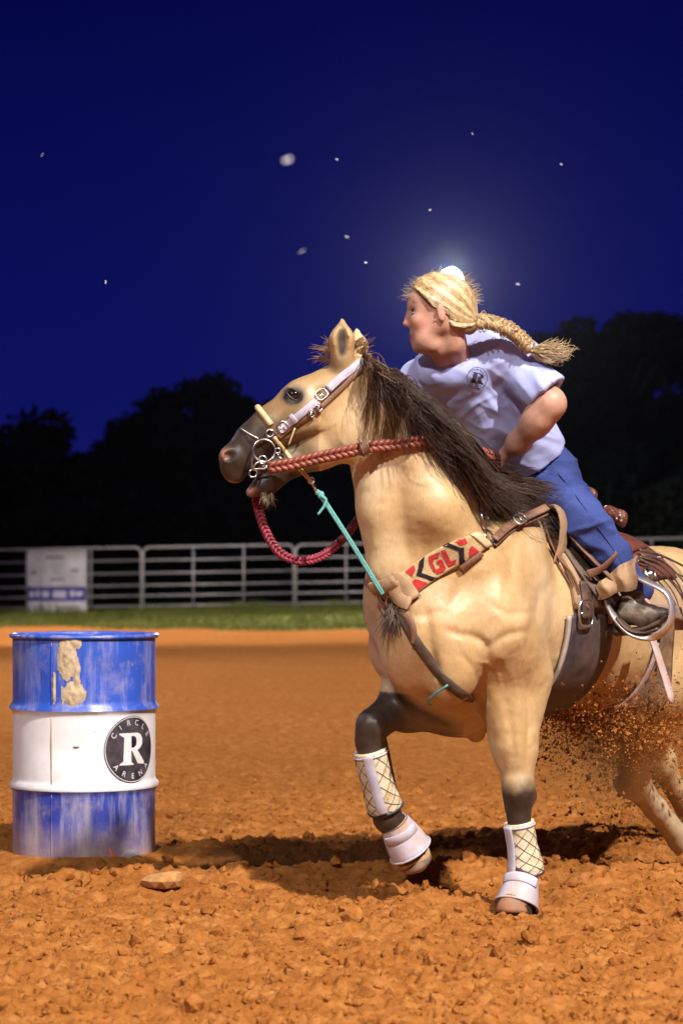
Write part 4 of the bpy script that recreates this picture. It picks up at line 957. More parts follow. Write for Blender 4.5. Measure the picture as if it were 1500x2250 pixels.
def bridle():
    c0 = hit(HB, 640, 930)[0]; root = empty('bridle', tuple(c0), 'leather headstall with pale overlay, rawhide noseband and large ring bit on the horse\'s head', 'bridle')
    def lay(name, pts, w, t, m, off=0.003, n=30, par=None):
        P, N = hits(HB, pts, off, n); mb = MB(); mb.strap(P, N, w, t); return mb.build(name, m, par or root), P, N
    o, P, N = lay('cheek_strap', [(806, 796), (785, 803), (760, 822), (715, 863), (668, 906), (632, 932), (604, 955)], 0.029, 0.005, LEATHER, 0.003, 40)
    lay('overlay', [(800, 797), (782, 804), (760, 821), (722, 856)], 0.026, 0.003, LEATHER_G, 0.0085)
    lay('overlay', [(694, 882), (672, 901), (640, 926), (612, 948)], 0.025, 0.003, LEATHER_G, 0.0085)
    lay('keeper', [(650, 916), (644, 921)], 0.034, 0.005, LEATHER_G, 0.011, 6)
    lay('tie_down_strap', [(806, 806), (786, 818), (750, 853), (715, 885), (682, 912), (655, 930), (628, 948), (612, 962)], 0.016, 0.005, LEATHER, 0.003, 40)
    for (x, y, w, h) in ((708, 869, 0.018, 0.017), (622, 938, 0.016, 0.016), (700, 895, 0.008, 0.011), (684, 908, 0.008, 0.011)):
        mb = MB(); c, nn = hit(HB, x, y, 0.012); buckle(mb, c, nn, W(604, 955, 8) - W(715, 863, 8), w, h, 0.0032); mb.build('buckle', STEEL, root)
    # crown over the poll to the off side
    pts = [hit(HB, 806, 796, 0.004)[0]]
    for a in np.linspace(0.1, 1, 8): pts.append(np.array([W(808, 796, 8)[0], 7.965 + 0.16 * a, W(0, 791 - 14 * math.sin(math.pi * min(1, a * 0.9)), 8)[2] - 0.05 * max(0, a - 0.7)]))
    MB().strap(spline(pts, 16), [np.array([0, 0, 1.0])] * 16, 0.026, 0.005).build('crown_strap', LEATHER, root)
    pts = [W(606 + 60 * t, 950 - 50 * t, 8.0) + np.array([0, 0.086 + 0.012 * t, 0]) for t in np.linspace(0, 1, 8)] + [W(800, 800, 8.12)]
    MB().strap(spline(pts, 20), [np.array([0, 1.0, 0])] * 20, 0.026, 0.005).build('cheek_strap', LEATHER, root)
    # rawhide noseband over the nose, and its chin strap running to the tie-down
    th = np.linspace(-1.35, 1.35, 26); cN = W(600, 938, 8.0); a = sm(np.array([-0.62, 0, 0.78])); P = np.array([cN + a * (0.078 * math.cos(t) + 0.004) + np.array([0, 0.072 * math.sin(t), 0]) + np.array([0.012, 0, -0.018]) * (1 - math.cos(t)) for t in th])
    MB().tube(P, 0.0105, 10).build('noseband', RAWHIDE, root)
    P, N = hits(HB, [(603, 960), (625, 990), (648, 1020)], 0.006, 14); P = np.vstack([P, [W(672, 1045, 7.95), W(686, 1060, 7.96)]]); MB().tube(spline(P[::3], 18), 0.0075, 8).build('chin_strap', RAWHIDE, root)
    # bit
    mb = MB(); nz = np.array([0.12, -1, 0.05]); D = 7.925
    mb.ring(W(580, 990, D), 0.0365, 0.0036, nz, 40); mb.ring(W(593, 952, D), 0.012, 0.003, nz, 20); mb.ring(W(577, 1010, D - 0.004), 0.0125, 0.0026, nz, 20); mb.ring(W(556, 1040, D), 0.0125, 0.0028, nz, 24)
    mb.tube(spline([W(558, 996, D), W(553, 1012, D), W(553, 1028, D)], 10), 0.0032, 8); mb.tube(spline([W(574, 1013, D), W(562, 1019, D), W(555, 1031, D)], 10), 0.0032, 8); mb.tube(spline([W(556, 1032, D), W(570, 1030, D), W(581, 1030, D), W(587, 1023, D)], 12), 0.0036, 8)
    mb.ring(W(588, 1022, D), 0.009, 0.0026, nz, 16); mb.ring(W(610, 990, D + 0.01), 0.008, 0.0022, nz, 16); mb.tube(spline([W(611, 997, D + 0.01), W(612, 1004, D + 0.01), W(622, 1008, D + 0.012)], 6), 0.0024, 6)
    mb.tube([W(580, 1024, D), W(580, 1030, 8.07)], 0.006, 8)
    P = spline([W(566, 963, D), W(550, 955, 7.93), hit(HB, 535, 946, 0.004)[0], W(529, 941, 8.0), W(535, 943, 8.06)], 22)
    for q in P[::1]: mb.ball(q, 0.0042, 6, 4)
    mb.build('bit', STEEL, root)
    MB().ring(W(580, 990, 8.075), 0.0365, 0.0036, nz, 32).build('bit', STEEL, root)
    MB().tube(spline([W(648, 940, 7.915), W(640, 962, 7.918), W(634, 978, 7.925)], 8), 0.003, 6).build('cord', RAWHIDE, root)
    mb = MB(); mb.ring(W(684, 1056, 7.955), 0.010, 0.0025, nz, 16); mb.tube(spline([W(686, 1060, 7.955), W(690, 1070, 7.955), W(696, 1080, 7.955)], 6), 0.0045, 8); mb.ring(W(698, 1082, 7.955), 0.0075, 0.0024, nz, 16); mb.build('snap', STEEL, root)
bridle()

def reins():
    P = [W(592, 1028, 7.915), W(640, 1020, 7.905), W(700, 1006, 7.90), W(760, 993, 7.89), W(815, 982, 7.895)]
    for x, y in ((870, 977), (905, 974), (940, 972)): P.append(hit(HB, x, y, 0.016)[0])
    P += [W(985, 978, 8.08), W(1040, 990, 8.22), W(1090, 1006, 8.36)]
    root = empty('rein', tuple(P[0]), 'thick brown braided leather rein along the near side of the neck', 'rein')
    braid(spline(P, 120), 0.0135, 0.0085, 13, REIN_M, 'braided_cord', root)
    mb = MB(); c = W(800, 984, 7.885)
    for k in range(4): mb.ring(c + np.array([0.006 * (k - 1.5), 0, 0.004 * (k - 1.5)]), 0.021, 0.0045, (1, 0.1, 0.3), 16, 6)
    for k in range(3): mb.strap(spline([c + np.array([0.0, -0.012, 0.0]), c + np.array([-0.01 + 0.012 * k, -0.016, 0.018]), c + np.array([-0.02 + 0.022 * k, -0.010, 0.030 - 0.005 * k])], 8), [np.array([0, -1.0, 0.2])] * 8, 0.010, 0.003)
    mb.build('knot', LEATHER, root)
    P = [W(586, 1030, 8.07), W(566, 1085, 8.06), W(566, 1110, 8.05), W(583, 1165, 8.05), W(612, 1212, 8.06), (W(655, 1232, 8.08)), W(702, 1224, 8.12), W(745, 1192, 8.18), W(785, 1143, 8.28), W(830, 1070, 8.36), W(960, 1010, 8.42), W(1060, 1010, 8.45)]
    root = empty('rein', tuple(P[0]), 'red braided rein hanging in a slack loop below the chin', 'rein')
    braid(spline(P, 140), 0.0105, 0.0062, 22, REIN_R, 'braided_cord', root)
reins()

def tie_down():
    P = spline([W(697, 1080, 7.955), W(712, 1100, 7.95), W(770, 1190, 7.94), W(826, 1282, 7.95), W(840, 1305, 7.96)], 60)
    root = empty('tie_down_rope', tuple(P[0]), 'teal rope from the noseband down to the breast collar', 'rope')
    braid(P, 0.0048, 0.0040, 26, TEAL, 'rope', root, nstr=3, sides=5, per=12)
    MB().tube(spline([W(706, 1090, 7.945), W(716, 1098, 7.94), W(712, 1112, 7.94), W(705, 1122, 7.94), W(698, 1131, 7.94)], 14), np.linspace(0.0058, 0.0042, 14), 7).build('loose_end', TEAL, root)
    MB().ball(W(705, 1088, 7.95), (0.012, 0.011, 0.014), 10, 7).build('knot', TEAL, root)
    P, N = hits(HB, [(985, 1497), (972, 1512), (955, 1524), (946, 1530)], 0.03, 10); MB().strap(P, N, np.linspace(0.006, 0.012, 10), 0.004).build('loose_end', TEAL, root)
tie_down()

# ---- breast collar
def sheet_on(B, outline_a, outline_b, n, m_, off, thick, name, mt, parent, crown=0.0):
    """band between two pixel curves laid on a surface, with thickness"""
    A = spline([(x, y, 0) for x, y in outline_a], n); Bb = spline([(x, y, 0) for x, y in outline_b], n); V = np.zeros((n, m_, 3)); Nn = np.zeros((n, m_, 3))
    for i in range(n):
        for j in range(m_):
            t = j / (m_ - 1); q = A[i] * (1 - t) + Bb[i] * t; V[i, j], Nn[i, j] = hit(B, q[0], q[1])
    for _ in range(6):
        for X in (V, Nn):
            Y = X.copy(); Y[1:-1] = (X[:-2] + 2 * X[1:-1] + X[2:]) / 4; X[:] = Y; Y = X.copy(); Y[:, 1:-1] = (X[:, :-2] + 2 * X[:, 1:-1] + X[:, 2:]) / 4; X[:] = Y
    Nn /= np.linalg.norm(Nn, axis=2, keepdims=True)
    bul = 1 - (2 * np.linspace(0, 1, m_) - 1) ** 4
    top = V + Nn * (off + thick * (0.55 + 0.45 * bul) + crown * bul)[None, :, None]; bot = V + Nn * (off * 0.3)
    P = np.concatenate([top.reshape(-1, 3), bot.reshape(-1, 3)]); k = n * m_; F = []
    for i in range(n - 1):
        for j in range(m_ - 1):
            a = i * m_ + j; f = (a, a + 1, a + m_ + 1, a + m_); F.append(f); F.append(tuple(q + k for q in f[::-1]))
    ring = [j for j in range(m_)] + [i * m_ + m_ - 1 for i in range(1, n)] + [(n - 1) * m_ + j for j in range(m_ - 2, -1, -1)] + [i * m_ for i in range(n - 2, 0, -1)]
    for i in range(len(ring)): a, b = ring[i], ring[(i + 1) % len(ring)]; F.append((b, a, a + k, b + k))
    o = mesh_obj(name, P, F, mt, parent); me = o.data
    return o, bvh(P, np.array([f if len(f) == 4 else f for f in F]))

def breast_collar():
    root = empty('breast_collar', tuple(hit(HB, 985, 1225)[0]), 'woven wool breast collar with red and black pattern and letters across the chest', 'breast collar')
    wool = NT('cream_wool'); wool.set(Roughness=0.95, Specular_IOR_Level=0.1); wv = wool.n('TexWave', wave_type='BANDS'); wv.inputs['Scale'].default_value = 90; wv.inputs['Distortion'].default_value = 3.0
    wool.l(wool.coord(), wv.inputs['Vector']); c = wool.ramp(wool.noise(60, 4, 0.7), [(0.3, (0.42, 0.27, 0.12)), (0.7, (0.62, 0.45, 0.25))]); wool.color(c); wool.bump(wool.math('ADD', wv.outputs['Fac'], wool.noise(220, 2, 0.6)), 0.5, 0.004)
    red = mat('red_wool', (0.42, 0.035, 0.035), 0.95, var=0.3, vs=80, bump=0.6, bs=260, spec=0.1); blk = mat('black_wool', (0.022, 0.016, 0.022), 0.95, var=0.4, vs=80, bump=0.6, bs=260, spec=0.1)
    up = [(868, 1268), (885, 1255), (930, 1222), (985, 1192), (1030, 1175), (1052, 1172)]; lo = [(895, 1322), (915, 1305), (965, 1268), (1020, 1235), (1062, 1208), (1072, 1204)]
    band, BB = sheet_on(HB, up, lo, 40, 12, 0.006, 0.010, 'wool_band', wool.m, root)
    def patch(name, poly, m, off=0.0022, cell=5.0):
        V, F = poly_mesh(poly, cell=cell); P = np.array([hit(BB, x, y, off)[0] for x, y, _ in V]); return mesh_obj(name, P, F, m, band)
    # letters G L and the stepped chevrons
    patch('letter', [(941, 1222), (966, 1213), (963, 1226), (953, 1228), (951, 1238), (957, 1251), (967, 1247), (964, 1239), (960, 1240), (958, 1232), (970, 1228), (979, 1248), (974, 1256), (960, 1262), (950, 1254), (942, 1237)], red, cell=4)
    patch('letter', [(967, 1211), (977, 1207), (990, 1233), (1002, 1228), (1000, 1237), (986, 1245), (981, 1240)], red, cell=4)
    patch('chevron', [(973, 1200), (985, 1193), (1010, 1203), (1018, 1203), (1019, 1222), (1021, 1240), (1009, 1245), (1008, 1225), (1007, 1211), (990, 1204)], blk, 0.002)
    patch('chevron', [(921, 1233), (932, 1223), (930, 1245), (926, 1259), (949, 1267), (961, 1270), (950, 1279), (937, 1272), (914, 1265), (918, 1250)], blk, 0.002)
    patch('red_block', [(994, 1188), (1020, 1178), (1026, 1193), (1012, 1198)], red, 0.002); patch('red_block', [(1030, 1205), (1036, 1199), (1052, 1212), (1030, 1225)], red, 0.002)
    patch('red_block', [(890, 1256), (909, 1241), (912, 1252), (905, 1268)], red, 0.002); patch('red_block', [(905, 1277), (912, 1272), (940, 1281), (914, 1300)], red, 0.002)
    def lay(name, pts, w, t, m, off=0.004, n=24):
        P, N = hits(HB, pts, off, n); return MB().strap(P, N, w, t).build(name, m, root)
    # leather ends, rings and straps
    sheet_on(HB, [(1028, 1174), (1040, 1170)], [(1062, 1208), (1074, 1203)], 6, 8, 0.010, 0.012, 'band_end', mat('cream_edge', (0.55, 0.42, 0.24), 0.9, bump=0.4), root)
    lay('edge_strap', [(1055, 1216), (1040, 1226), (1022, 1240), (1010, 1250)], 0.020, 0.006, LEATHER, 0.008, 12)
    mb = MB(); c, nn = hit(HB, 1066, 1183, 0.014); mb.ring(c, 0.030, 0.0045, nn, 32, 8, 0.75); mb.build('ring', STEEL, root)
    a, _ = hit(HB, 1074, 1192, 0.022); b, nb = hit(HB, 1120, 1160, 0.020); c_, ncc = hit(HB, 1165, 1138, 0.045); d_ = c_ + (c_ - b) * 0.25
    P = spline([a, b, c_, d_], 20); N = np.array([nb] * 20); MB().strap(P, N, 0.028, 0.006).build('billet_strap', LEATHER, root); MB().strap(P - 0.010 * N - UP * 0.012, N, 0.022, 0.005).build('billet_strap', LEATHER, root)
    q = P[8] + nb * 0.008; mb = MB(); buckle(mb, q, nb, P[14] - P[4], 0.021, 0.019, 0.0045); mb.build('buckle', STEEL, root)
    lay('wither_strap', [(1060, 1168), (1058, 1150), (1056, 1125), (1052, 1100), (1040, 1075)], 0.024, 0.005, LEATHER, 0.006, 18)
    mb = MB(); c, nn = hit(HB, 1058, 1140, 0.014); buckle(mb, c, nn, (0, 0, 1), 0.016, 0.015, 0.003); mb.build('buckle', STEEL, root)
    # centre: wrapped tugs and the strap down to the cinch
    for k, (pts, w) in enumerate((([(912, 1318), (893, 1290), (870, 1272), (858, 1268)], 0.05), ([(905, 1330), (882, 1318), (868, 1292), (862, 1275)], 0.045), ([(868, 1270), (848, 1282), (832, 1285), (826, 1287)], 0.045))):
        lay('tug', pts, w, 0.012, LEATHER_T, 0.008 + 0.004 * k, 14)
    lay('tug', [(834, 1270), (838, 1300), (852, 1325), (872, 1338)], 0.016, 0.007, LEATHER, 0.014, 14)
    mb = MB(); c, nn = hit(HB, 868, 1322, 0.018); mb.ring(c, 0.024, 0.0042, nn, 28); mb.build('ring', STEEL, root)
    lay('centre_strap', [(868, 1322), (890, 1365), (920, 1418), (955, 1465), (990, 1505), (1030, 1535)], 0.034, 0.007, LEATHER_D, 0.006, 36)
    P, N = hits(HB, [(885, 1340), (903, 1362), (912, 1390), (908, 1415)], 0.012, 14); MB().strap(P, N, np.linspace(0.03, 0.012, 14), 0.006).build('strap_end', LEATHER, root)
    # rough dark tassel strings
    L = []
    for k in range(60):
        a = hit(HB, 862 + rng.normal(0, 6), 1335 + rng.normal(0, 6), 0.016)[0]; tx = rng.choice([838, 870]); e_ = W(tx + rng.normal(0, 8), 1395 + rng.normal(0, 16), a[1] - 0.03); L.append(spline([a, (a + e_) / 2 + np.array([0.004, -0.012, 0]), e_], 7))
    V, F = strands_vf(np.array(L), 0.0022, 0.0004); mesh_obj('tassel', V, F, LEATHER_D, root)
breast_collar()

# ---- saddle, pad, cinch
AX0 = np.array([0.667, 8.66, 1.00])
def trunk_pt(u, phi, off):
    """point on the horse's trunk: u metres behind the girth, phi round from the spine to its left side"""
    A = AX0 - HD * u + UP * (-0.10 * max(0, u) - 0.02); dr = math.cos(phi) * UP + math.sin(phi) * HL
    loc, nor, i, dist = HB.ray_cast(Vector(A + dr * 0.75), Vector(-dr))
    if loc is None: return A + dr * 0.3, dr
    n_ = np.array(nor); n_ = n_ if n_ @ dr > 0 else -n_
    return np.array(loc) + n_ * off, n_
def wrap_sheet(name, m, parent, us, phis, off, thick, shape=None, nu=26, nv=40):
    """sheet draped over the trunk; shape(s,t)->(u,phi)"""
    V = np.zeros((nu, nv, 3)); N = np.zeros((nu, nv, 3))
    for i in range(nu):
        for j in range(nv):
            s, t = i / (nu - 1), j / (nv - 1)
            u, p = shape(s, t) if shape else (us[0] + (us[1] - us[0]) * s, phis[0] + (phis[1] - phis[0]) * t)
            V[i, j], N[i, j] = trunk_pt(u, p, 0)
    for _ in range(5):
        for X in (V, N):
            Y = X.copy(); Y[1:-1] = (X[:-2] + 2 * X[1:-1] + X[2:]) / 4; X[:] = Y; Y = X.copy(); Y[:, 1:-1] = (X[:, :-2] + 2 * X[:, 1:-1] + X[:, 2:]) / 4; X[:] = Y
    N /= np.linalg.norm(N, axis=2, keepdims=True); top = V + N * (off + thick); bot = V + N * off; k = nu * nv
    P = np.concatenate([top.reshape(-1, 3), bot.reshape(-1, 3)]); F = []
    for i in range(nu - 1):
        for j in range(nv - 1): a = i * nv + j; f = (a, a + 1, a + nv + 1, a + nv); F += [f, tuple(q + k for q in f[::-1])]
    ring = [j for j in range(nv)] + [i * nv + nv - 1 for i in range(1, nu)] + [(nu - 1) * nv + j for j in range(nv - 2, -1, -1)] + [i * nv for i in range(nu - 2, 0, -1)]
    for i in range(len(ring)): a, b = ring[i], ring[(i + 1) % len(ring)]; F.append((b, a, a + k, b + k))
    return mesh_obj(name, P, F, m, parent)

def saddle_pad():
    m = mat('saddle_pad_felt', (0.40, 0.27, 0.16), 0.95, var=0.25, vs=14, bump=0.6, bs=160, dirt=(0.22, 0.12, 0.06), dirt_amt=0.4)
    root = empty('saddle_pad', tuple(trunk_pt(0.3, 0, 0.01)[0]), 'thick tan felt saddle pad under the saddle', 'saddle pad')
    wrap_sheet('felt', m, root, (-0.17, 0.72), (-1.35, 1.42), 0.004, 0.022)
    wrap_sheet('edge_binding', mat('pad_binding', (0.26, 0.17, 0.13), 0.8, bump=0.3), root, None, None, 0.006, 0.028, lambda s, t: (-0.17 + 0.89 * s, 1.30 + 0.15 * t), 40, 6)
saddle_pad()

TOOLED = NT('tooled_leather'); TOOLED.set(Roughness=0.4); _v = TOOLED.n('TexVoronoi', feature='DISTANCE_TO_EDGE'); _v.inputs['Scale'].default_value = 105; TOOLED.l(TOOLED.coord(), _v.inputs['Vector'])
TOOLED.color(TOOLED.ramp(_v.outputs['Distance'], [(0.02, (0.07, 0.02, 0.014)), (0.25, (0.23, 0.075, 0.045))])); TOOLED.bump(_v.outputs['Distance'], 0.5, 0.01); TOOLED = TOOLED.m
def saddle():
    root = empty('saddle', tuple(trunk_pt(0.25, 0, 0.03)[0]), 'brown tooled leather western saddle with silver studs under the rider', 'saddle')
    wrap_sheet('skirt', TOOLED, root, None, None, 0.030, 0.010, lambda s, t: (-0.08 + 0.70 * s, (-1 + 2 * t) * (0.92 + 0.16 * math.sin(math.pi * min(1, s * 1.1)))))
    wrap_sheet('jockey', TOOLED, root, None, None, 0.042, 0.008, lambda s, t: (0.30 + 0.24 * s, (-1 + 2 * t) * (0.74 - 0.2 * s)), 18, 30)
    # seat, swell, horn and cantle as one sculpted tree
    g = SDF((0.25, 8.2, 1.1), (1.35, 9.4, 1.75), 0.0085); c = lambda u, l, z: AX0 - HD * u + HL * l + UP * (trunk_pt(u, 0, 0)[0][2] - AX0[2] + z)
    g.chain([c(-0.02, -0.12, 0.02), c(-0.03, 0, 0.085), c(-0.02, 0.12, 0.02)], [0.075, 0.07, 0.075], 0.04)      # swell
    g.bone(c(-0.03, 0, 0.12), c(-0.07, 0, 0.20), 0.035, 0.022, 0.03); g.ell(c(-0.075, 0, 0.215), (0.04, 0.036, 0.016), (HD, HL, UP), 0.015)  # horn
    g.chain([c(0.05, 0, 0.045), c(0.30, 0, 0.05)], [0.06, 0.08], 0.05, HL, 1.9)                                    # seat
    for k in range(9):
        a = -1.15 + 1.3 * k / 8; b = a + 1.3 / 8
        if k < 8: g.bone(c(0.40 - 0.05 * (1 - math.cos(a)) * 2.2, 0.185 * math.sin(a), 0.075 + 0.085 * math.cos(a)), c(0.40 - 0.05 * (1 - math.cos(b)) * 2.2, 0.185 * math.sin(b), 0.075 + 0.085 * math.cos(b)), 0.029, 0.029, 0.03)
    V, Q = g.mesh(2); mesh_obj('tree', V, Q, TOOLED, root)
    mb = MB()
    for k in range(22):
        a = -1.1 + 1.2 * k / 21; p = c(0.436 - 0.11 * (1 - math.cos(a)), 0.195 * math.sin(a), 0.085 + 0.085 * math.cos(a)) - HD * 0.008; mb.ball(p, 0.0055, 8, 5)
    mb.build('studs', STEEL, root)['kind'] = 'stuff'
    # cantle seen past the rider's thigh
    q = W(1352, 1128, 8.86); g2 = SDF(q - 0.12, q + 0.12, 0.006); ax = (sm(HL + 0.0 * UP), sm(-HD), UP)
    g2.bone(W(1336, 1128, 8.88), W(1362, 1136, 8.84), 0.030, 0.024, 0.02); g2.bone(W(1362, 1136, 8.84), W(1366, 1152, 8.84), 0.022, 0.014, 0.02); g2.ell(W(1340, 1122, 8.82), (0.026, 0.022, 0.016), None, 0.008, 'sub')
    V, Q = g2.mesh(2); mesh_obj('cantle_end', V, Q, TOOLED, root); BB = bvh(V, Q); mb = MB()
    for x, y in ((1354, 1140), (1361, 1133), (1345, 1146), (1364, 1144)): mb.ball(hit(BB, x, y, 0.001)[0], 0.0055, 8, 5)
    mb.build('studs', STEEL, root)['kind'] = 'stuff'
    # studs and conchos on the rear skirt
    mb = MB()
    for k in range(16):
        p, n_ = trunk_pt(0.30 + 0.020 * k, 0.86 - 0.012 * k, 0.054); mb.ball(p, 0.0042, 6, 4)
    for k in range(10):
        p, n_ = trunk_pt(-0.07 + 0.018 * k, 0.70, 0.048); mb.ball(p, 0.0042, 6, 4)
    mb.build('studs', STEEL, root)['kind'] = 'stuff'
    p, n_ = trunk_pt(0.36, 1.0, 0.05); MB().ring(p, 0.030, 0.006, n_, 28, 8).build('ring', STEEL, root); p, n_ = trunk_pt(0.36, 1.0, 0.048); MB().ball(p, (0.018, 0.018, 0.018), 12, 8).build('concho', STEEL, root)
    # fender and stirrup leather on the near side
    def path(pts, off, n=20):
        P = []
        for x, y, d in pts: P.append(W(x, y, d))
        return spline(P, n)
    nrm = sm(HL + 0.25 * UP)
    MB().strap(path([(1215, 1150, 8.50), (1245, 1195, 8.44), (1285, 1250, 8.42), (1325, 1300, 8.42)], 0), [nrm] * 20, np.linspace(0.10, 0.12, 20), 0.008).build('fender', LEATHER_D, root)
    MB().strap(path([(1200, 1120, 8.44), (1262, 1190, 8.385), (1310, 1240, 8.37), (1345, 1275, 8.37)], 0), [nrm] * 20, 0.018, 0.006).build('stirrup_leather', LEATHER, root)
    MB().strap(path([(1290, 1262, 8.37), (1318, 1250, 8.36), (1345, 1225, 8.355), (1352, 1212, 8.355)], 0), [nrm] * 20, np.linspace(0.03, 0.014, 20), 0.006).build('hobble_strap', LEATHER, root)
    # bunched leather over the stirrup top
    n_ = 30; m_ = 16; V = []
    for i in range(n_):
        s = i / (n_ - 1)
        for j in range(m_):
            t = j / (m_ - 1); px = 1312 + 84 * s + 3 * math.sin(7 * t); py = 1318 - 74 * t * (0.55 + 0.45 * s) - 26 * s + 3 * math.sin(9 * s); dd = 8.36 + 0.016 * math.sin(15 * s + 3 * t) * (1 - s * 0.7) - 0.012 * math.sin(4 * t) ; V.append(W(px, py, dd))
    F = [(i * m_ + j, i * m_ + j + 1, (i + 1) * m_ + j + 1, (i + 1) * m_ + j) for i in range(n_ - 1) for j in range(m_ - 1)]
    V = np.array(V); V2 = V + np.array([0.004, 0.012, 0]); k = len(V); F += [tuple(q + k for q in f[::-1]) for f in F]
    mesh_obj('stirrup_hood', np.vstack([V, V2]), F, LEATHER_T, root)
    # stirrup
    mb = MB(); P = path([(1386, 1268, 8.40), (1420, 1282, 8.37), (1458, 1302, 8.34), (1472, 1330, 8.33), (1470, 1362, 8.33), (1448, 1390, 8.34), (1415, 1400, 8.36), (1380, 1392, 8.38), (1352, 1365, 8.40), (1335, 1335, 8.41), (1330, 1316, 8.41)], 0, 50)
    mb.strap(P, [nrm] * 50, 0.034, 0.010); mb.build('stirrup', mat('stirrup_aluminium', (0.62, 0.58, 0.58), 0.35, 0.8, 0.2, 20), root)
    P = path([(1448, 1384, 8.35), (1415, 1393, 8.37), (1382, 1386, 8.39), (1356, 1360, 8.41)], 0, 20); MB().strap(P + HL * 0.0, [np.array([0, 0, 1.0])] * 20, 0.06, 0.008).build('stirrup_tread', LEATHER_D, root)
    # latigo loop, hanging straps and strings in front of the leg
    MB().strap(path([(1186, 1155, 8.46), (1196, 1118, 8.42), (1222, 1116, 8.39), (1236, 1150, 8.37), (1232, 1200, 8.37), (1222, 1238, 8.38)], 0, 30), [nrm] * 30, np.linspace(0.03, 0.06, 30), 0.006).build('latigo', LEATHER_T, root)
    MB().strap(path([(1165, 1160, 8.47), (1180, 1205, 8.43), (1198, 1240, 8.40), (1222, 1255, 8.385), (1250, 1254, 8.38)], 0, 24), [nrm] * 24, 0.034, 0.006).build('latigo', LEATHER_D, root)
    MB().strap(path([(1175, 1170, 8.46), (1192, 1205, 8.42), (1212, 1235, 8.40), (1232, 1290, 8.39)], 0, 24), [nrm] * 24, 0.026, 0.005).build('latigo', LEATHER_T, root)
    for pts in ([(1188, 1120, 8.40), (1200, 1170, 8.37), (1222, 1220, 8.355), (1255, 1262, 8.35), (1280, 1320, 8.35)], [(1190, 1130, 8.40), (1206, 1190, 8.37), (1240, 1240, 8.355), (1268, 1300, 8.35), (1292, 1338, 8.35)], [(1196, 1150, 8.39), (1212, 1215, 8.365), (1246, 1275, 8.36), (1270, 1310, 8.355)]):
        MB().strap(path(pts, 0, 24), [sm(nrm + 0.3 * UP)] * 24, np.linspace(0.012, 0.008, 24), 0.004).build('saddle_string', LEATHER, root)
    for k, pts in enumerate(([(0.34, 0.80), (0.44, 0.86), (0.52, 1.05), (0.54, 1.35)], [(0.36, 0.78), (0.50, 0.80), (0.60, 1.0), (0.66, 1.25), (0.74, 1.45)], [(0.33, 0.84), (0.42, 0.95), (0.50, 1.15), (0.53, 1.32)], [(0.38, 0.70), (0.56, 0.72), (0.74, 0.9), (0.9, 1.1)])):
        P = spline([trunk_pt(u, p, 0.058)[0] for u, p in pts], 24); N = np.array([trunk_pt(0.5, 1.0, 0)[1]] * 24); MB().strap(P, N, 0.011, 0.004).build('saddle_string', LEATHER_D, root)
    # rear billet and its loose white end
    lead = mat('worn_white_strap', (0.46, 0.41, 0.43), 0.7, var=0.2, vs=20, dirt=SOIL, dirt_amt=0.6, dirt_s=40)
    MB().strap(path([(1420, 1375, 8.60), (1436, 1420, 8.58), (1452, 1470, 8.57), (1468, 1520, 8.56), (1474, 1545, 8.56)], 0, 24), [nrm] * 24, np.array([0.046] * 20 + [0.044, 0.036, 0.026, 0.012]), 0.006).build('billet_end', lead, root)
saddle()

def cinches():
    neo = mat('black_neoprene', (0.028, 0.024, 0.034), 0.55, var=0.4, vs=12, dirt=(0.20, 0.13, 0.08), dirt_amt=0.5, dirt_s=9)
    root = empty('front_cinch', tuple(trunk_pt(0.10, 2.6, 0.01)[0]), 'wide black front cinch round the girth with a silver buckle', 'cinch')
    wrap_sheet('band', neo, root, None, None, 0.006, 0.016, lambda s, t: (-0.20 + 0.20 * s + 0.04 * t, 1.52 + 2.8 * t), 14, 48)
    wrap_sheet('edge_piping', mat('cinch_piping', (0.35, 0.30, 0.27), 0.6), root, None, None, 0.010, 0.016, lambda s, t: (-0.212 + 0.010 * s + 0.04 * t, 1.52 + 2.8 * t), 4, 48)
    wrap_sheet('fleece_edge', neo, root, None, None, 0.003, 0.012, lambda s, t: (-0.01 + 0.07 * s + 0.04 * t, 1.62 + 2.6 * t), 6, 40)
    mb = MB(); p, n_ = trunk_pt(-0.14, 1.50, 0.034); buckle(mb, p, n_, UP, 0.045, 0.036, 0.0055); mb.build('buckle', STEEL, root)
    p0, n0 = trunk_pt(-0.13, 1.15, 0.035); p1, n1 = trunk_pt(-0.14, 1.56, 0.032); MB().strap(spline([p0, (p0 + p1) / 2 + n1 * 0.006, p1], 12), [n1] * 12, 0.05, 0.007).build('latigo', LEATHER_D, root)
    root = empty('back_cinch', tuple(trunk_pt(0.46, 2.4, 0.02)[0]), 'dark leather back cinch strap behind the stirrup, spattered with dirt', 'cinch')
    sp = mat('worn_cinch_leather', (0.10, 0.065, 0.05), 0.4, var=0.4, vs=18, bump=0.3, dirt=(0.34, 0.20, 0.09), dirt_amt=0.7, dirt_s=16)
    wrap_sheet('strap', sp, root, None, None, 0.020, 0.010, lambda s, t: (0.40 + 0.09 * s - 0.05 * t, 1.30 + 3.0 * t), 8, 44)
    wrap_sheet('strap_lining', mat('cinch_lining', (0.36, 0.31, 0.30), 0.5, var=0.3, dirt=SOIL, dirt_amt=0.5, dirt_s=20), root, None, None, 0.012, 0.008, lambda s, t: (0.375 + 0.03 * s - 0.05 * t, 1.75 + 2.2 * t), 5, 36)
cinches()
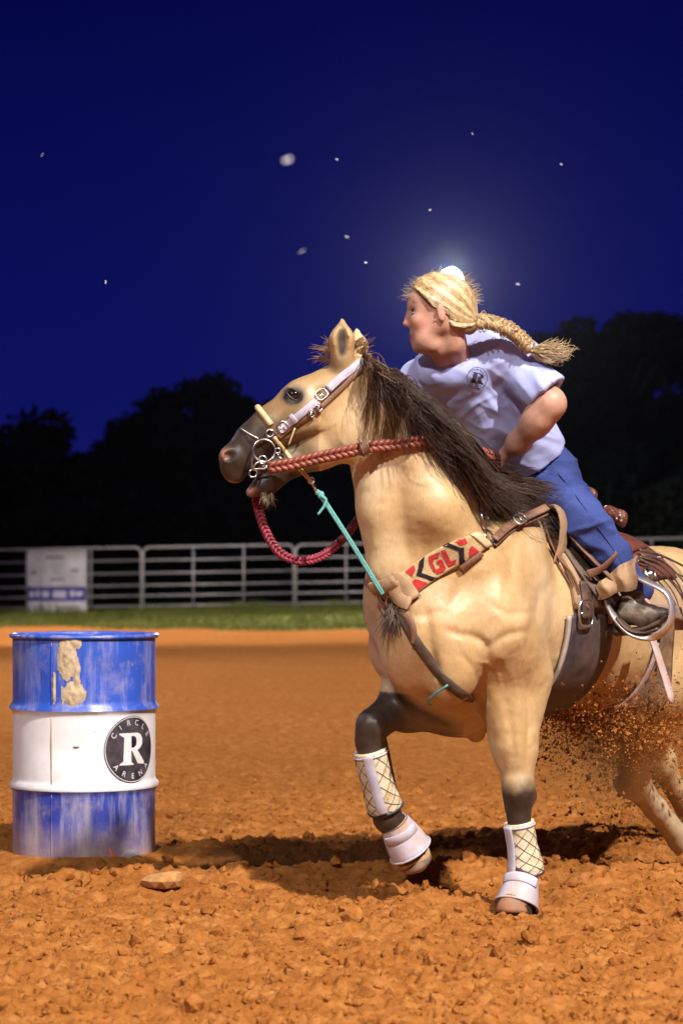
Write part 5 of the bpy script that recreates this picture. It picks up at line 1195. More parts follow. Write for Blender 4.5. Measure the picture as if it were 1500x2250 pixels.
# ------------------------------------------------------------------ the rider
def lat(px, py, d, l): p = W(px, py, d); p[1] += l; return p
def person():
    D = 8.10; Y = np.array([0, 1.0, 0]); nt = sm(np.array([-0.35, -0.93, 0.1]))
    root = empty('person', tuple(W(1195, 1055, 8.72)), 'rider in pale blue T-shirt and blue jeans leaning over the horse, blonde braid flying', 'person')
    # shared limb positions
    LS, LE, LW = W(1150, 800, 8.30), W(1207, 887, 8.18), W(1112, 998, 8.38)
    RS, RE, RW = W(915, 830, 8.48), W(890, 930, 8.62), W(985, 1010, 8.52)
    hipL, kneL, ankL = W(1192, 1052, 8.66), W(1285, 1158, 8.40), W(1396, 1296, 8.46)
    hipR = W(1130, 1062, 8.86); kneR = AX0 - HL * 0.36 + HD * 0.22 + UP * 0.14; ankR = AX0 - HL * 0.40 + HD * 0.02 - UP * 0.26
    T = [W(1020, 812, 8.34), W(1082, 900, 8.48), W(1150, 985, 8.62), W(1180, 1050, 8.72)]
    g = SDF((0.02, 7.88, 0.66), (1.30, 9.24, 2.20), 0.0060)
    # head
    g.ell(W(976, 668, D), (0.102, 0.079, 0.092), None, 0.02)
    g.bone(W(926, 660, D), W(927, 742, D), 0.046, 0.039, 0.03, Y, 1.32); g.ell(W(941, 654, D), (0.054, 0.062, 0.050), None, 0.02)
    for s in (-1, 1):
        g.bone(lat(962, 716, D, s * 0.052), lat(930, 755, D, s * 0.028), 0.021, 0.019, 0.035)
        g.ell(lat(920, 708, D, s * 0.038), (0.026, 0.020, 0.022), None, 0.02)
        g.ell(lat(906, 687, D, s * 0.033), (0.012, 0.013, 0.009), None, 0.010, 'sub')
        g.ell(lat(966, 694, D, s * 0.083), (0.015, 0.0085, 0.033), (np.array([0.98, 0, 0.2]), Y, np.array([-0.2, 0, 0.98])), 0.006)
        g.ell(lat(968, 690, D, s * 0.094), (0.0085, 0.007, 0.020), None, 0.004, 'sub')
        g.ell(lat(900, 716, D, s * 0.011), (0.009, 0.007, 0.007), None, 0.005)
    g.bone(W(946, 758, D), W(921, 762, D), 0.024, 0.0215, 0.02, Y, 1.3)
    g.bone(W(901, 677, D), W(891, 711, D), 0.0085, 0.0105, 0.010); g.bone(W(904, 670, D), W(906, 672, D), 0.013, 0.013, 0.012, Y, 2.6)
    g.bone(W(904, 735, D), W(908, 736, D), 0.0085, 0.0085, 0.006, Y, 2.2); g.bone(W(906.5, 747, D), W(910, 747, D), 0.0088, 0.0088, 0.006, Y, 2.0)
    g.bone(W(898, 741.5, D), W(914, 742.5, D), 0.0022, 0.002, 0.003, Y, 9.0, 'sub')
    g.chain([W(978, 715, D), W(985, 750, 8.13), W(1003, 800, 8.24)], [0.054, 0.052, 0.060], 0.03)
    g.bone(W(950, 760, 8.07), W(968, 800, 8.16), 0.020, 0.02, 0.03)
    # torso, arms, legs under the clothes
    g.chain(T, [0.115, 0.108, 0.090, 0.080], 0.04, nt, 0.74); g.chain([RS, W(1000, 800, 8.32), LS], [0.055, 0.06, 0.055], 0.04)
    g.chain([LS, LE], [0.046, 0.039], 0.03); g.chain([LE, W(1172, 934, 8.22), W(1140, 970, 8.30), LW], [0.040, 0.039, 0.033, 0.026], 0.05); g.bone(LE, W(1184, 918, 8.19), 0.039, 0.039, 0.05)
    g.chain([RS, RE, RW], [0.052, 0.045, 0.028], 0.03)
    g.chain([hipL, kneL, ankL], [0.072, 0.034, 0.024], 0.02); g.chain([hipR, kneR, ankR], [0.08, 0.05, 0.034], 0.02); g.bone(T[3], hipL, 0.07, 0.07, 0.02)
    g.bone(ankL, W(1425, 1345, 8.42), 0.024, 0.018, 0.01); g.bone(ankR, ankR + HD * 0.10 - UP * 0.05, 0.04, 0.03, 0.02)
    # hands: palm, four curled fingers and a thumb
    def hand(wr, palm, fdir, curl, side, r=0.0088):
        fdir = sm(fdir); side = sm(np.asarray(side) - (np.asarray(side) @ fdir) * fdir); curl = sm(np.asarray(curl))
        g.bone(wr, palm, 0.027, 0.030, 0.02, np.cross(fdir, side), 0.62)
        g.bone(palm - side * 0.018, palm + side * 0.022, 0.024, 0.024, 0.012, np.cross(fdir, side), 0.7)
        for k, (o, L) in enumerate(((-0.031, 0.82), (-0.011, 1.0), (0.010, 0.95), (0.029, 0.78))):
            a = palm + side * o + fdir * 0.022; b = a + (fdir * 0.030 + curl * 0.014) * L; c = b + (fdir * 0.004 + curl * 0.028) * L; e = c + (-fdir * 0.014 + curl * 0.016) * L
            g.chain([a, b, c, e], [r, r * 0.95, r * 0.88, r * 0.78], 0.004)
        a = palm - side * 0.030 - fdir * 0.012; b = a - side * 0.020 + fdir * 0.020 + curl * 0.008; c = b + fdir * 0.024 + curl * 0.016; g.chain([a, b, c], [0.012, 0.0098, 0.008], 0.006)
    hand(LW, W(1098, 1014, 8.41), W(1078, 1030, 8.44) - W(1105, 1006, 8.40), (-0.1, 0.55, -0.8), (0.6, -0.35, 0.65))
    hand(RW, RW + np.array([0.05, -0.02, -0.02]), (0.8, -0.3, -0.3), (0.2, 0.3, -0.9), (0.2, -0.6, 0.7))
    V, Q = g.mesh(1)
    px = 750 + V[:, 0] / V[:, 1] * FPX; py = HOR + (CAMH - V[:, 2]) / V[:, 1] * FPX; hd = (V[:, 1] < 8.22) & (py < 790)
    lip = np.exp(-(((px - 902) / 9) ** 2 + ((py - 742) / 8.5) ** 2)) * hd
    blush = (np.exp(-(((px - 925) / 26) ** 2 + ((py - 715) / 22) ** 2)) + np.exp(-(((px - 891) / 9) ** 2 + ((py - 712) / 10) ** 2)) + 0.8 * np.exp(-(((px - 967) / 14) ** 2 + ((py - 697) / 26) ** 2))) * hd
    n = NT('skin'); n.set(Roughness=0.5); n.b.inputs['Subsurface Weight'].default_value = 0.12; n.b.inputs['Subsurface Radius'].default_value = (0.9, 0.35, 0.2); n.b.inputs['Subsurface Scale'].default_value = 0.012
    c = n.ramp(n.noise(26, 5, 0.6), [(0.3, (0.40, 0.20, 0.135)), (0.7, (0.52, 0.29, 0.205))]); c = n.mix(n.math('MULTIPLY', n.attr('blush'), 0.45, True), c, (0.48, 0.16, 0.11)); c = n.mix(n.math('MULTIPLY', n.attr('lip'), 0.85, True), c, (0.36, 0.11, 0.09))
    n.color(c); n.bump(n.noise(260, 3, 0.6), 0.12, 0.002)
    body = mesh_obj('body', V, Q, n.m, root); vattr(body, 'lip', np.clip(lip * 1.4, 0, 1)); vattr(body, 'blush', np.clip(blush, 0, 1)); PB = bvh(V, Q)
    # eyes, lashes, brows
    for s in (-1, 1):
        ey = MB().ball(lat(912.5, 687, D, s * 0.031), 0.0108, 14, 10).build('eye', mat('eye_white', (0.42, 0.36, 0.33), 0.2, var=0.05), root)
        MB().ball(lat(905.8, 686.5, D, s * 0.033), (0.0036, 0.0065, 0.0058), 10, 8).build('iris', mat('iris', (0.05, 0.08, 0.12), 0.1), ey)
        P = [lat(903.5 + 5 * t * t, 683 - 1.5 * t, D, s * (0.031 + 0.011 * t)) for t in np.linspace(-1, 1, 9)]; MB().tube(P, 0.0028, 6).build('eyelid', mat('lash', (0.10, 0.05, 0.03), 0.6), ey)
        P = [lat(903.5 + 5 * t * t, 690, D, s * (0.031 + 0.011 * t)) for t in np.linspace(-1, 1, 9)]; MB().tube(P, 0.0022, 6).build('eyelid', n.m, ey)
        L = [spline([lat(898 + 9 * t, 670 - 3 * t, D, s * (0.016 + 0.034 * t)), lat(900 + 9 * t, 667 - 2 * t, D, s * (0.022 + 0.034 * t))], 4) for t in np.linspace(0, 1, 24)]
        Vb, Fb = strands_vf(np.array(L), 0.0016, 0.0004); mesh_obj('eyebrow', Vb, Fb, mat('brow_hair', (0.26, 0.15, 0.07), 0.7), root)
    MB().ball(hit(PB, 955.5, 704, 0.003)[0], 0.003, 8, 6).build('earring', STEEL, root)
    # --- T-shirt
    SH = W(1150, 796, 8.30)
    g = SDF((0.08, 7.9, 1.30), (1.0, 9.05, 2.02), 0.0062)
    g.chain([W(1012, 822, 8.33), W(1072, 900, 8.45), W(1138, 978, 8.60), W(1165, 1018, 8.66)], [0.150, 0.152, 0.142, 0.140], 0.05, nt, 0.82)
    g.chain([W(918, 832, 8.46), W(1000, 800, 8.30), W(1080, 775, 8.27), W(1142, 792, 8.29)], [0.070, 0.076, 0.078, 0.078], 0.05)
    g.bone(W(1046, 752, 8.26), W(1100, 768, 8.30), 0.052, 0.07, 0.04); g.bone(W(955, 812, 8.20), W(1010, 815, 8.22), 0.06, 0.07, 0.04)
    g.bone(W(1090, 770, 8.38), W(1130, 850, 8.48), 0.09, 0.11, 0.05)
    g.bone(W(1128, 806, 8.30), W(1212, 872, 8.18), 0.076, 0.074, 0.03)                     # near sleeve
    g.bone(W(925, 850, 8.46), W(896, 905, 8.56), 0.066, 0.070, 0.03)                       # far sleeve
    g.bone(W(1180, 985, 8.56), W(1195, 1000, 8.58), 0.05, 0.05, 0.04)
    d0 = sm(np.array([0.62, -0.25, -0.72])); c0 = W(1203, 862, 8.19)
    V0 = lambda: None
    g.bone(c0 - d0 * 0.0, c0 + d0 * 0.2, 0.050, 0.062, 0.004, None, 1, 'sub')
    g.bone(W(985, 742, 8.12), W(968, 772, 8.10), 0.056, 0.052, 0.006, None, 1, 'sub'); g.bone(W(985, 742, 8.12), W(990, 700, 8.1), 0.058, 0.09, 0.006, None, 1, 'sub')
    # cut the sleeve end and the hem
    X = g.ax[0][:, None, None]; Yy = g.ax[1][None, :, None]; Z = g.ax[2][None, None, :]
    q = (X - c0[0]) * d0[0] + (Yy - c0[1]) * d0[1] + (Z - c0[2]) * d0[2]; near = ((X - c0[0]) ** 2 + (Yy - c0[1]) ** 2 + (Z - c0[2]) ** 2) < 0.16 ** 2
    g.F = np.where(near & (q > 0.0), np.maximum(g.F, q), g.F).astype(np.float32)
    hp, hn = W(1168, 1010, 8.6), sm(W(1168, 1010, 8.6) - W(1118, 935, 8.52) + np.array([0.0, 0, -0.03])); q = (X - hp[0]) * hn[0] + (Yy - hp[1]) * hn[1] + (Z - hp[2]) * hn[2]; g.F = np.maximum(g.F, q).astype(np.float32)
    V, Q = g.mesh(1); N = vnormals(V, Q)
    px = 750 + V[:, 0] / V[:, 1] * FPX; py = HOR + (CAMH - V[:, 2]) / V[:, 1] * FPX
    def folds(th, lng, sht, seed):
        c, s = math.cos(th), math.sin(th); a = (px * c + py * s) / lng; b = (-px * s + py * c) / sht
        wob = 1.2 * fbm(np.stack([px / 90, py / 90, 0 * px], -1), 2, seed + 9); r = 1 - np.abs(2 * fbm(np.stack([a, b + wob, V[:, 1] * 3], -1), 2, seed) - 1); return r ** 2.2
    wl = np.exp(-(((px - 1130) / 90) ** 2 + ((py - 950) / 70) ** 2)); wa = np.exp(-(((px - 1115) / 75) ** 2 + ((py - 850) / 80) ** 2)); wc = np.exp(-(((px - 960) / 80) ** 2 + ((py - 830) / 60) ** 2))
    disp = 0.020 * (0.35 + wl) * (folds(0.62, 190, 34, 5) - 0.45) + 0.020 * wa * (folds(1.05, 150, 30, 15) - 0.45) + 0.016 * (0.3 + wc) * (folds(-0.5, 170, 38, 25) - 0.45) + 0.010 * (fbm(V * 9, 3, 8) - 0.5)
    V = V + N * (0.72 * disp)[:, None]
    sm_ = NT('pale_blue_cotton'); sm_.set(Roughness=0.9, Specular_IOR_Level=0.15, Sheen_Weight=0.06); sm_.color(sm_.ramp(sm_.noise(8, 4, 0.6), [(0.3, (0.34, 0.37, 0.66)), (0.7, (0.41, 0.44, 0.72))])); sm_.bump(sm_.math('ADD', sm_.noise(420, 2, 0.6), sm_.math('MULTIPLY', sm_.noise(38, 4, 0.6), 1.5)), 0.16, 0.003)
    sh = mesh_obj('t_shirt', V, Q, sm_.m, root); sh['label'] = 'pale blue cotton T-shirt with a small round emblem'; SB = bvh(V, Q)
    P, Nn = hits(SB, [(938, 778), (948, 788), (966, 795), (988, 790), (1006, 772), (1020, 756)], 0.001, 30, smooth=10); MB().strap(P, Nn, 0.020, 0.005).build('collar', sm_.m, sh)
    # hem stitching on the sleeve and lower edge
    # emblem on the chest
    ink = mat('emblem_ink', (0.030, 0.016, 0.030), 0.8, var=0.3)
    def lay(name, V2, F2, off=0.006): return mesh_obj(name, np.array([hit(SB, x, y, off)[0] for x, y, *_ in V2]), F2, ink, sh)
    th = math.radians(12); ct, st = math.cos(th), math.sin(th)
    E = lambda x, y: (1046 + (x * ct + y * st) * 1.0, 830 - (-x * st + y * ct))
    circ = lambda r, n=48: [(r * 0.98 * math.cos(t), r * math.sin(t)) for t in np.linspace(0, 2 * math.pi, n, endpoint=False)]
    def em(poly, holes, name, cell): V2, F2 = poly_mesh(poly, holes, cell); lay(name, [E(v[0], v[1]) for v in V2], F2)
    em(circ(23), [circ(21.6)], 'emblem_ring', 3.0); em([(x * 29, y * 22) for x, y in R_OUT], [[(x * 29, y * 22) for x, y in R_HOLE]], 'emblem_letter', 2.0)
    for txt, a0, a1, fl in (('CIRCLE', 150, 30, False), ('ARENA', -145, -35, True)):
        for k, ch in enumerate(txt):
            t = math.radians(a0 + (a1 - a0) * k / (len(txt) - 1)); Vt, Ft = text_mesh(ch, 6.6); r_ = t - math.pi / 2 if not fl else t + math.pi / 2; c, s = math.cos(r_), math.sin(r_)
            lay('emblem_letter', [E(v[0] * c - v[1] * s + 17.2 * math.cos(t), v[0] * s + v[1] * c + 17.2 * math.sin(t)) for v in Vt], Ft)
    # --- jeans
    g = SDF((0.1, 8.0, 0.66), (1.30, 9.3, 1.66), 0.0066)
    g.chain([W(1160, 1022, 8.66), W(1182, 1062, 8.72)], [0.130, 0.140], 0.05, nt, 0.9)
    g.chain([W(1196, 1062, 8.64), W(1245, 1112, 8.50), W(1290, 1160, 8.42), W(1340, 1222, 8.43), W(1400, 1298, 8.46)], [0.104, 0.084, 0.070, 0.061, 0.050], 0.04); g.bone(W(1188, 1028, 8.66), W(1204, 1040, 8.63), 0.10, 0.10, 0.04)
    g.chain([hipR, kneR, ankR], [0.11, 0.082, 0.062], 0.05); g.bone(hipR, hipL, 0.11, 0.11, 0.05)
    V, Q = g.mesh(1); N = vnormals(V, Q); px = 750 + V[:, 0] / V[:, 1] * FPX; py = HOR + (CAMH - V[:, 2]) / V[:, 1] * FPX
    wk = np.exp(-(((px - 1275) / 80) ** 2 + ((py - 1150) / 80) ** 2)); disp = 0.016 * (0.3 + wk) * (folds2(px, py, V, -0.25, 160, 30, 33) - 0.45) + 0.012 * (folds2(px, py, V, 0.55, 190, 34, 43) - 0.45) + 0.006 * (fbm(V * 12, 3, 4) - 0.5)
    V = V + N * disp[:, None]
    dn = NT('blue_denim'); dn.set(Roughness=0.85, Specular_IOR_Level=0.2); dn.color(dn.mix(dn.ramp(dn.noise(300, 2, 0.6), [(0.45, (0, 0, 0)), (0.7, (0.35,) * 3)]), dn.ramp(dn.noise(6, 5, 0.6), [(0.3, (0.018, 0.030, 0.13)), (0.7, (0.042, 0.064, 0.225))]), (0.10, 0.13, 0.30))); dn.bump(dn.noise(380, 2, 0.6), 0.25, 0.002)
    jn = mesh_obj('jeans', V, Q, dn.m, root); jn['label'] = 'blue denim jeans'; JB = bvh(V, Q)
    P, Nn = hits(JB, [(1225, 1040), (1262, 1085), (1300, 1140), (1345, 1205), (1395, 1280)], 0.001, 40, smooth=6); MB().tube(P, 0.0022, 5).build('seam', dn.m, jn)
    # --- boots
    lb = NT('boot_leather'); lb.set(Roughness=0.42); lb.color(lb.ramp(lb.noise(22, 5, 0.65), [(0.35, (0.03, 0.022, 0.016)), (0.6, (0.16, 0.12, 0.085)), (0.8, (0.30, 0.24, 0.17))])); lb.bump(lb.noise(45, 4, 0.6), 0.4, 0.004)
    q = W(1410, 1350, 8.42); g = SDF(q - 0.2, q + 0.2, 0.005)
    g.chain([W(1402, 1288, 8.46), W(1384, 1335, 8.45)], [0.047, 0.047], 0.02)                # shaft
    g.chain([W(1376, 1345, 8.45), W(1420, 1352, 8.41), W(1462, 1347, 8.37)], [0.044, 0.038, 0.018], 0.02); g.bone(W(1365, 1352, 8.46), W(1362, 1378, 8.47), 0.034, 0.028, 0.012)
    V, Q = g.mesh(1); N = vnormals(V, Q); V = V + N * (0.006 * (fbm(V * np.array([30, 30, 60]), 3, 71) - 0.5))[:, None]
    bt = mesh_obj('boot', V, Q, lb.m, root)
    MB().tube(spline([W(1352, 1388, 8.46), W(1395, 1386, 8.43), W(1440, 1372, 8.39), W(1468, 1352, 8.365)], 24), np.linspace(0.016, 0.009, 24), 8, flat=2.2, up=(0, 0, 1)).build('sole', LEATHER_D, bt)
    g = SDF(ankR - 0.2, ankR + 0.2, 0.008); g.chain([ankR + UP * 0.05, ankR - UP * 0.06, ankR - UP * 0.07 + HD * 0.16], [0.055, 0.05, 0.03], 0.02); V, Q = g.mesh(1); mesh_obj('boot', V, Q, lb.m, root)
    return root, PB, SB
def folds2(px, py, V, th, lng, sht, seed):
    c, s = math.cos(th), math.sin(th); a = (px * c + py * s) / lng; b = (-px * s + py * c) / sht; wob = 1.2 * fbm(np.stack([px / 90, py / 90, 0 * px], -1), 2, seed + 9)
    r = 1 - np.abs(2 * fbm(np.stack([a, b + wob, V[:, 1] * 3], -1), 2, seed) - 1); return r ** 2.2
PERSON, PB, SHB = person()

def hair_mat(name, a, b, rough=0.38):
    n = NT(name); n.set(Roughness=rough); n.b.inputs['Specular IOR Level'].default_value = 0.3
    n.color(n.ramp(n.noise(70, 4, 0.6), [(0.3, a), (0.7, b)])); return n.m
def rider_hair():
    D = 8.10; m = hair_mat('blonde_hair', (0.37, 0.25, 0.12), (0.62, 0.48, 0.29)); md = hair_mat('dark_blonde_hair', (0.20, 0.12, 0.05), (0.38, 0.25, 0.115))
    C = W(974, 667, D); R = np.array([0.113, 0.088, 0.105]); tail = W(1042, 708, D - 0.01)
    g = SDF(C - 0.17, C + 0.17, 0.005); g.ell(C, R - 0.004, None, 0); g.ell(W(948, 650, D), (0.070, 0.078, 0.068), None, 0.03); g.bone(W(1015, 700, D), tail, 0.060, 0.020, 0.04); g.bone(W(1000, 720, D), W(1030, 722, D), 0.05, 0.02, 0.03)
    X = g.ax[0][:, None, None]; Z = g.ax[2][None, None, :]; px = 750 + X / D * FPX; py = HOR + (CAMH - Z) / D * FPX
    line = (px - (898 + np.maximum(0, py - 628) * 0.95)) / 656.0            # hairline: forehead to in front of the ear
    g.F = np.maximum(g.F, (-line + 0 * g.F)).astype(np.float32); ear = 0.030 - np.sqrt(((px - 964) / 656) ** 2 + ((py - 698) / 656 * 0.62) ** 2) + 0 * g.F; g.F = np.maximum(g.F, ear).astype(np.float32)
    low = (py - (712 + (px - 960) * 0.35)) / 656 + 0 * g.F; g.F = np.maximum(g.F, low).astype(np.float32)
    V, Q = g.mesh(2); CB = bvh(V, Q); cap = mesh_obj('hair', V, Q, md, PERSON); cap['label'] = 'blonde hair pulled back into a braid'
    # combed strands from the hairline to the tie
    L = []; g_ = np.random.default_rng(3)
    for k in range(2600):
        t = g_.random(); s = g_.choice([-1, 1], p=[0.62, 0.38]) * -1
        # start along the hairline from crown-front down to behind the ear
        if t < 0.75:
            u = t / 0.75; sx = 902 + 46 * u + g_.normal(0, 2.5) + 22 * g_.random() * g_.random(); sy = 626 + 54 * u ** 1.1 + g_.normal(0, 3); l = 0.012 + 0.062 * u ** 0.7
            if g_.random() < 0.45: sx += 60 * g_.random(); sy -= 12 * g_.random()
        else:
            u = (t - 0.75) / 0.25; sx = 975 + 28 * u + g_.normal(0, 3); sy = 712 + 12 * u + g_.normal(0, 3); l = 0.072 - 0.02 * u
        if s > 0: pass
        a = lat(sx, sy, D, -s * l); pts = []; hgt = g_.random()
        for q in np.linspace(0, 1, 12):
            p = a * (1 - q) + tail * q; d = (p - C) / R; nrm = np.linalg.norm(d); lift = 1.0 if q < 0.72 else 1.0 - 0.9 * (q - 0.72) / 0.28
            tgt = C + d / max(nrm, 1e-6) * R; f = np.clip(lift, 0, 1); p = p * (1 - f) + tgt * f if nrm < 1.0 or q < 0.7 else p
            if q < 0.93:
                lc, nr, _, _ = CB.find_nearest(Vector(p)); p = np.array(lc) + np.array(nr) * (0.0010 + 0.0006 * hgt)
            p = p + np.array([0, 0, 0.0]) + (g_.normal(0, 0.00012, 3)); pts.append(p)
        L.append(spline(pts, 12))
    L = np.array(L); ky = L[:, 0, 2] * 90 + L[:, 0, 0] * 60; pk = noise(np.stack([ky, ky * 0, ky * 0], -1), 5) > 0.66
    for nm, sel, mm in (('combed_strands', ~pk, m), ('darker_strands', pk, md)):
        V, F = strands_vf(L[sel], 0.0014, 0.0007); mesh_obj(nm, V, F, mm, cap)['kind'] = 'stuff'
    # stray hairs lit from behind
    L = []
    for k in range(260):
        a = -math.pi * g_.random() * 0.95 - 0.0; p = C + np.array([R[0] * math.cos(-a) * 1.0, g_.normal(0, 0.03), R[2] * math.sin(-a)]); d = sm(sm(p - C) + g_.normal(0, 0.5, 3)); b = sm(np.array([1.0, 0, 0.2 * math.cos(a)]) + g_.normal(0, 0.35, 3)) * (1 if p[0] > C[0] - 0.06 else -1)
        ln = g_.uniform(0.006, 0.022) * (1.7 if p[0] < C[0] - 0.085 else 1); L.append(spline([p - d * 0.006, p + d * ln * 0.5, p + d * ln * 0.75 + b * ln * 0.6], 6))
    V, F = strands_vf(np.array(L), 0.00045, 0.0002); mesh_obj('stray_hairs', V, F, m, cap)['kind'] = 'stuff'
    # braid and its loose end
    P = spline([tail, W(1065, 706, 8.10), W(1100, 716, 8.12), W(1135, 738, 8.15), W(1162, 764, 8.17)], 90)
    braid(P, 0.016, 0.0120, 5.0, md, 'braid', cap, up=(0, -1, 0.2), nstr=3, sides=8, per=26)
    L = []; T, N, B = frames(P, (0, -1, 0.2))
    for k in range(700):
        i = g_.integers(0, 78); th = g_.uniform(0, 6.28); r_ = 0.024 - 0.006 * i / 90; a = P[i] + (N[i] * math.cos(th) * 0.75 + B[i] * math.sin(th)) * r_; j = min(89, i + 9); th2 = th + g_.choice([-0.9, 0.9]); b = P[j] + (N[j] * math.cos(th2) * 0.75 + B[j] * math.sin(th2)) * r_ * 1.02
        fl = g_.random() < 0.12; L.append(spline([a, (a + b) / 2 + ((a + b) / 2 - P[(i + j) // 2]) * (0.25 + 0.6 * fl), b], 6))
    V, F = strands_vf(np.array(L), 0.0014, 0.0006); mesh_obj('braid_strands', V, F, m, cap)['kind'] = 'stuff'
    MB().ring(W(1163, 765, 8.17), 0.014, 0.006, W(1175, 772, 8.17) - W(1150, 755, 8.17), 20, 8).build('hair_tie', mat('hair_tie', (0.32, 0.34, 0.50), 0.7), cap)
    L = []
    for k in range(420):
        a = W(1163 + g_.normal(0, 2), 766 + g_.normal(0, 3), 8.17 + g_.normal(0, 0.005)); e_ = W(1212 + g_.normal(0, 16), 776 + g_.normal(0, 10), 8.18 + g_.normal(0, 0.02)); mid = (a + e_) / 2 + np.array([0, 0, -0.004 + g_.normal(0, 0.006)]); tip = e_ + np.array([0.012 + 0.01 * g_.random(), 0, 0.010 * g_.normal() + 0.004]); L.append(spline([a, mid, e_, tip], 9))
    V, F = strands_vf(np.array(L), 0.0015, 0.0004); mesh_obj('braid_end', V, F, m, cap)
rider_hair()

# ------------------------------------------------------------------ the horse's mane, forelock, whiskers and tail
def horse_hair():
    dk = hair_mat('mane_hair', (0.016, 0.009, 0.007), (0.085, 0.042, 0.026), 0.5); tan = hair_mat('mane_hair_tan', (0.13, 0.06, 0.02), (0.34, 0.18, 0.07), 0.4)
    g = np.random.default_rng(11)
    crest = spline([W(796, 786, 8.0), W(835, 806, 8.0), W(868, 828, 8.0), W(908, 872, 8.02), W(965, 955, 8.08), W(1035, 1060, 8.26), W(1085, 1110, 8.45)], 200)
    L = []; Lt = []; LU = []
    nclump = 150
    for c in range(nclump):
        s = (c + g.random()) / nclump; s = s ** 0.9; i = int(s * 199); root = crest[i]
        # flow in the picture plane: near the poll it hangs, further down it streams back
        side = g.random() < 0.80; ln = (0.10 + 0.09 * min(1, s * 1.8)) * (1 - 0.45 * max(0, s - 0.55) / 0.45) * g.uniform(0.55, 1.55); ang = math.radians(88 - 40 * min(1, max(0, s - 0.1) * 1.1) + g.normal(0, 14)) if side else math.radians(62 - 22 * s + g.normal(0, 10))
        fx, fz = math.cos(ang), -math.sin(ang); dep = (-0.11 - 0.05 * g.random()) if side else g.normal(0.02, 0.03)
        lift = 0.02 + 0.03 * g.random() + (0.02 if not side else 0); wav = g.uniform(4, 10); wa = g.uniform(0.012, 0.038); ph = g.uniform(0, 6.28)
        for k in range(26 if s > 0.12 else 16):
            j = np.clip(i + int(g.normal(0, 4)), 0, 199); r0 = crest[j] + np.array([g.normal(0, 0.004), g.normal(0, 0.014), g.normal(-0.004, 0.003)]); l = ln * g.uniform(0.7, 1.12); sp = g.normal(0, 0.10); q = np.linspace(0, 1, 13)
            x = r0[0] + l * (fx + sp * 0.5) * q ** 1.1 + 0.012 * q + (0.02 + 0.06 * s) * q ** 3 + 0.5 * wa * np.cos(wav * q + ph) * q; z = r0[2] + lift * np.sin(np.minimum(1, q * 2.2) * math.pi / 2) * (1 - 0.6 * q) + l * (fz + sp) * q ** 1.45 + wa * np.sin(wav * q + ph + g.normal(0, 0.25)) * q; y = r0[1] + (dep + g.normal(0, 0.02)) * np.minimum(1, q * 1.7) ** 0.8 + 0.03 * q * (1 if s > 0.5 else 0)
            pxx = 750 + x / y * FPX; lim = np.interp(pxx, [780, 868, 930, 1000, 1075, 1140, 1230], [770, 818, 868, 930, 1036, 1062, 1080]) + g.uniform(-4, 22) - (60 if g.random() < 0.06 else 0); z = np.minimum(z, CAMH - (lim - HOR) / FPX * y)
            P = np.stack([x, y, z], 1)
            (L if (s > 0.10 or g.random() < 0.5) else Lt).append(P)
    # long wisps streaming back over the saddle and the rider's hand
    for c in range(34):
        i = int(200 * g.uniform(0.55, 0.99)); r0 = crest[i]; e_ = W(g.uniform(1050, 1200), g.uniform(1040, 1105), g.uniform(8.22, 8.36)); mid = (r0 + e_) / 2 + np.array([0, -0.05, 0.02 + g.normal(0, 0.02)])
        for k in range(18): j = g.normal(0, 0.012, 3); L.append(spline([r0 + g.normal(0, 0.006, 3), mid + j, e_ + j * 1.8, e_ + j * 2.6 + np.array([0.04, 0, -0.01 + g.normal(0, 0.02)])], 13))
    # thin tan locks lying on the neck behind the jaw
    for c in range(20):
        x0 = g.uniform(805, 880); a = (x0, 800 + (x0 - 805) * 0.55)
        ex = x0 - g.uniform(-15, 32); ey = a[1] + g.uniform(90, 190)
        P, N = hits(HB, [a, ((a[0] + ex) / 2 + 8, (a[1] + ey) / 2), (ex, ey)], 0.008, 13)
        for k in range(9): Lt.append(P + np.linspace(0.3, 1.2, 13)[:, None] * g.normal(0, 0.005, 3))
    for P in L:
        pxx = 750 + P[:, 0] / P[:, 1] * FPX; lim = np.interp(pxx, [780, 868, 930, 1000, 1060, 1085, 1140, 1230], [770, 818, 868, 930, 1000, 1040, 1058, 1080]) + g.uniform(-16, 16) - (40 if g.random() < 0.06 else 0); P[:, 2] = np.minimum(P[:, 2], CAMH - (lim - HOR) / FPX * P[:, 1])
    # strands lying along the near side of the crest so the neck edge never shows bare
    for nm, LL, m, r in (('mane', L, dk, 0.00165), ('mane_locks', Lt, tan, 0.0012)):
        V, F = strands_vf(np.array(LL), r, 0.0004); o = mesh_obj(nm, V, F, m, HORSE); o['kind'] = 'stuff'
        if nm == 'mane': o['label'] = 'long dark brown mane streaming back'
    L = []
    for c in range(16):
        a0 = W(g.uniform(722, 768), g.uniform(778, 800), 8.0 + g.normal(0, 0.02)); th = math.radians(g.uniform(95, 170)); ln = g.uniform(0.03, 0.085)
        for k in range(14):
            d = np.array([math.cos(th + g.normal(0, 0.12)), g.normal(0, 0.15), math.sin(th + g.normal(0, 0.12))]); l = ln * g.uniform(0.6, 1.1); a = a0 + g.normal(0, 0.004, 3); L.append(spline([a, a + d * l * 0.6, a + d * l + np.array([-0.015, 0, -0.02]) * g.random()], 8))
    for c in range(8):
        a0 = W(g.uniform(770, 800), g.uniform(760, 785), 8.03); 
        for k in range(10): d = np.array([g.uniform(0.2, 0.9), g.normal(0, 0.2), g.uniform(0.2, 1)]); L.append(spline([a0, a0 + d * 0.025, a0 + d * 0.05 * g.uniform(0.6, 1.2) + np.array([0.012, 0, 0])], 8))
    V, F = strands_vf(np.array(L), 0.0011, 0.0003); mesh_obj('forelock', V, F, tan, HORSE)['kind'] = 'stuff'
    L = []
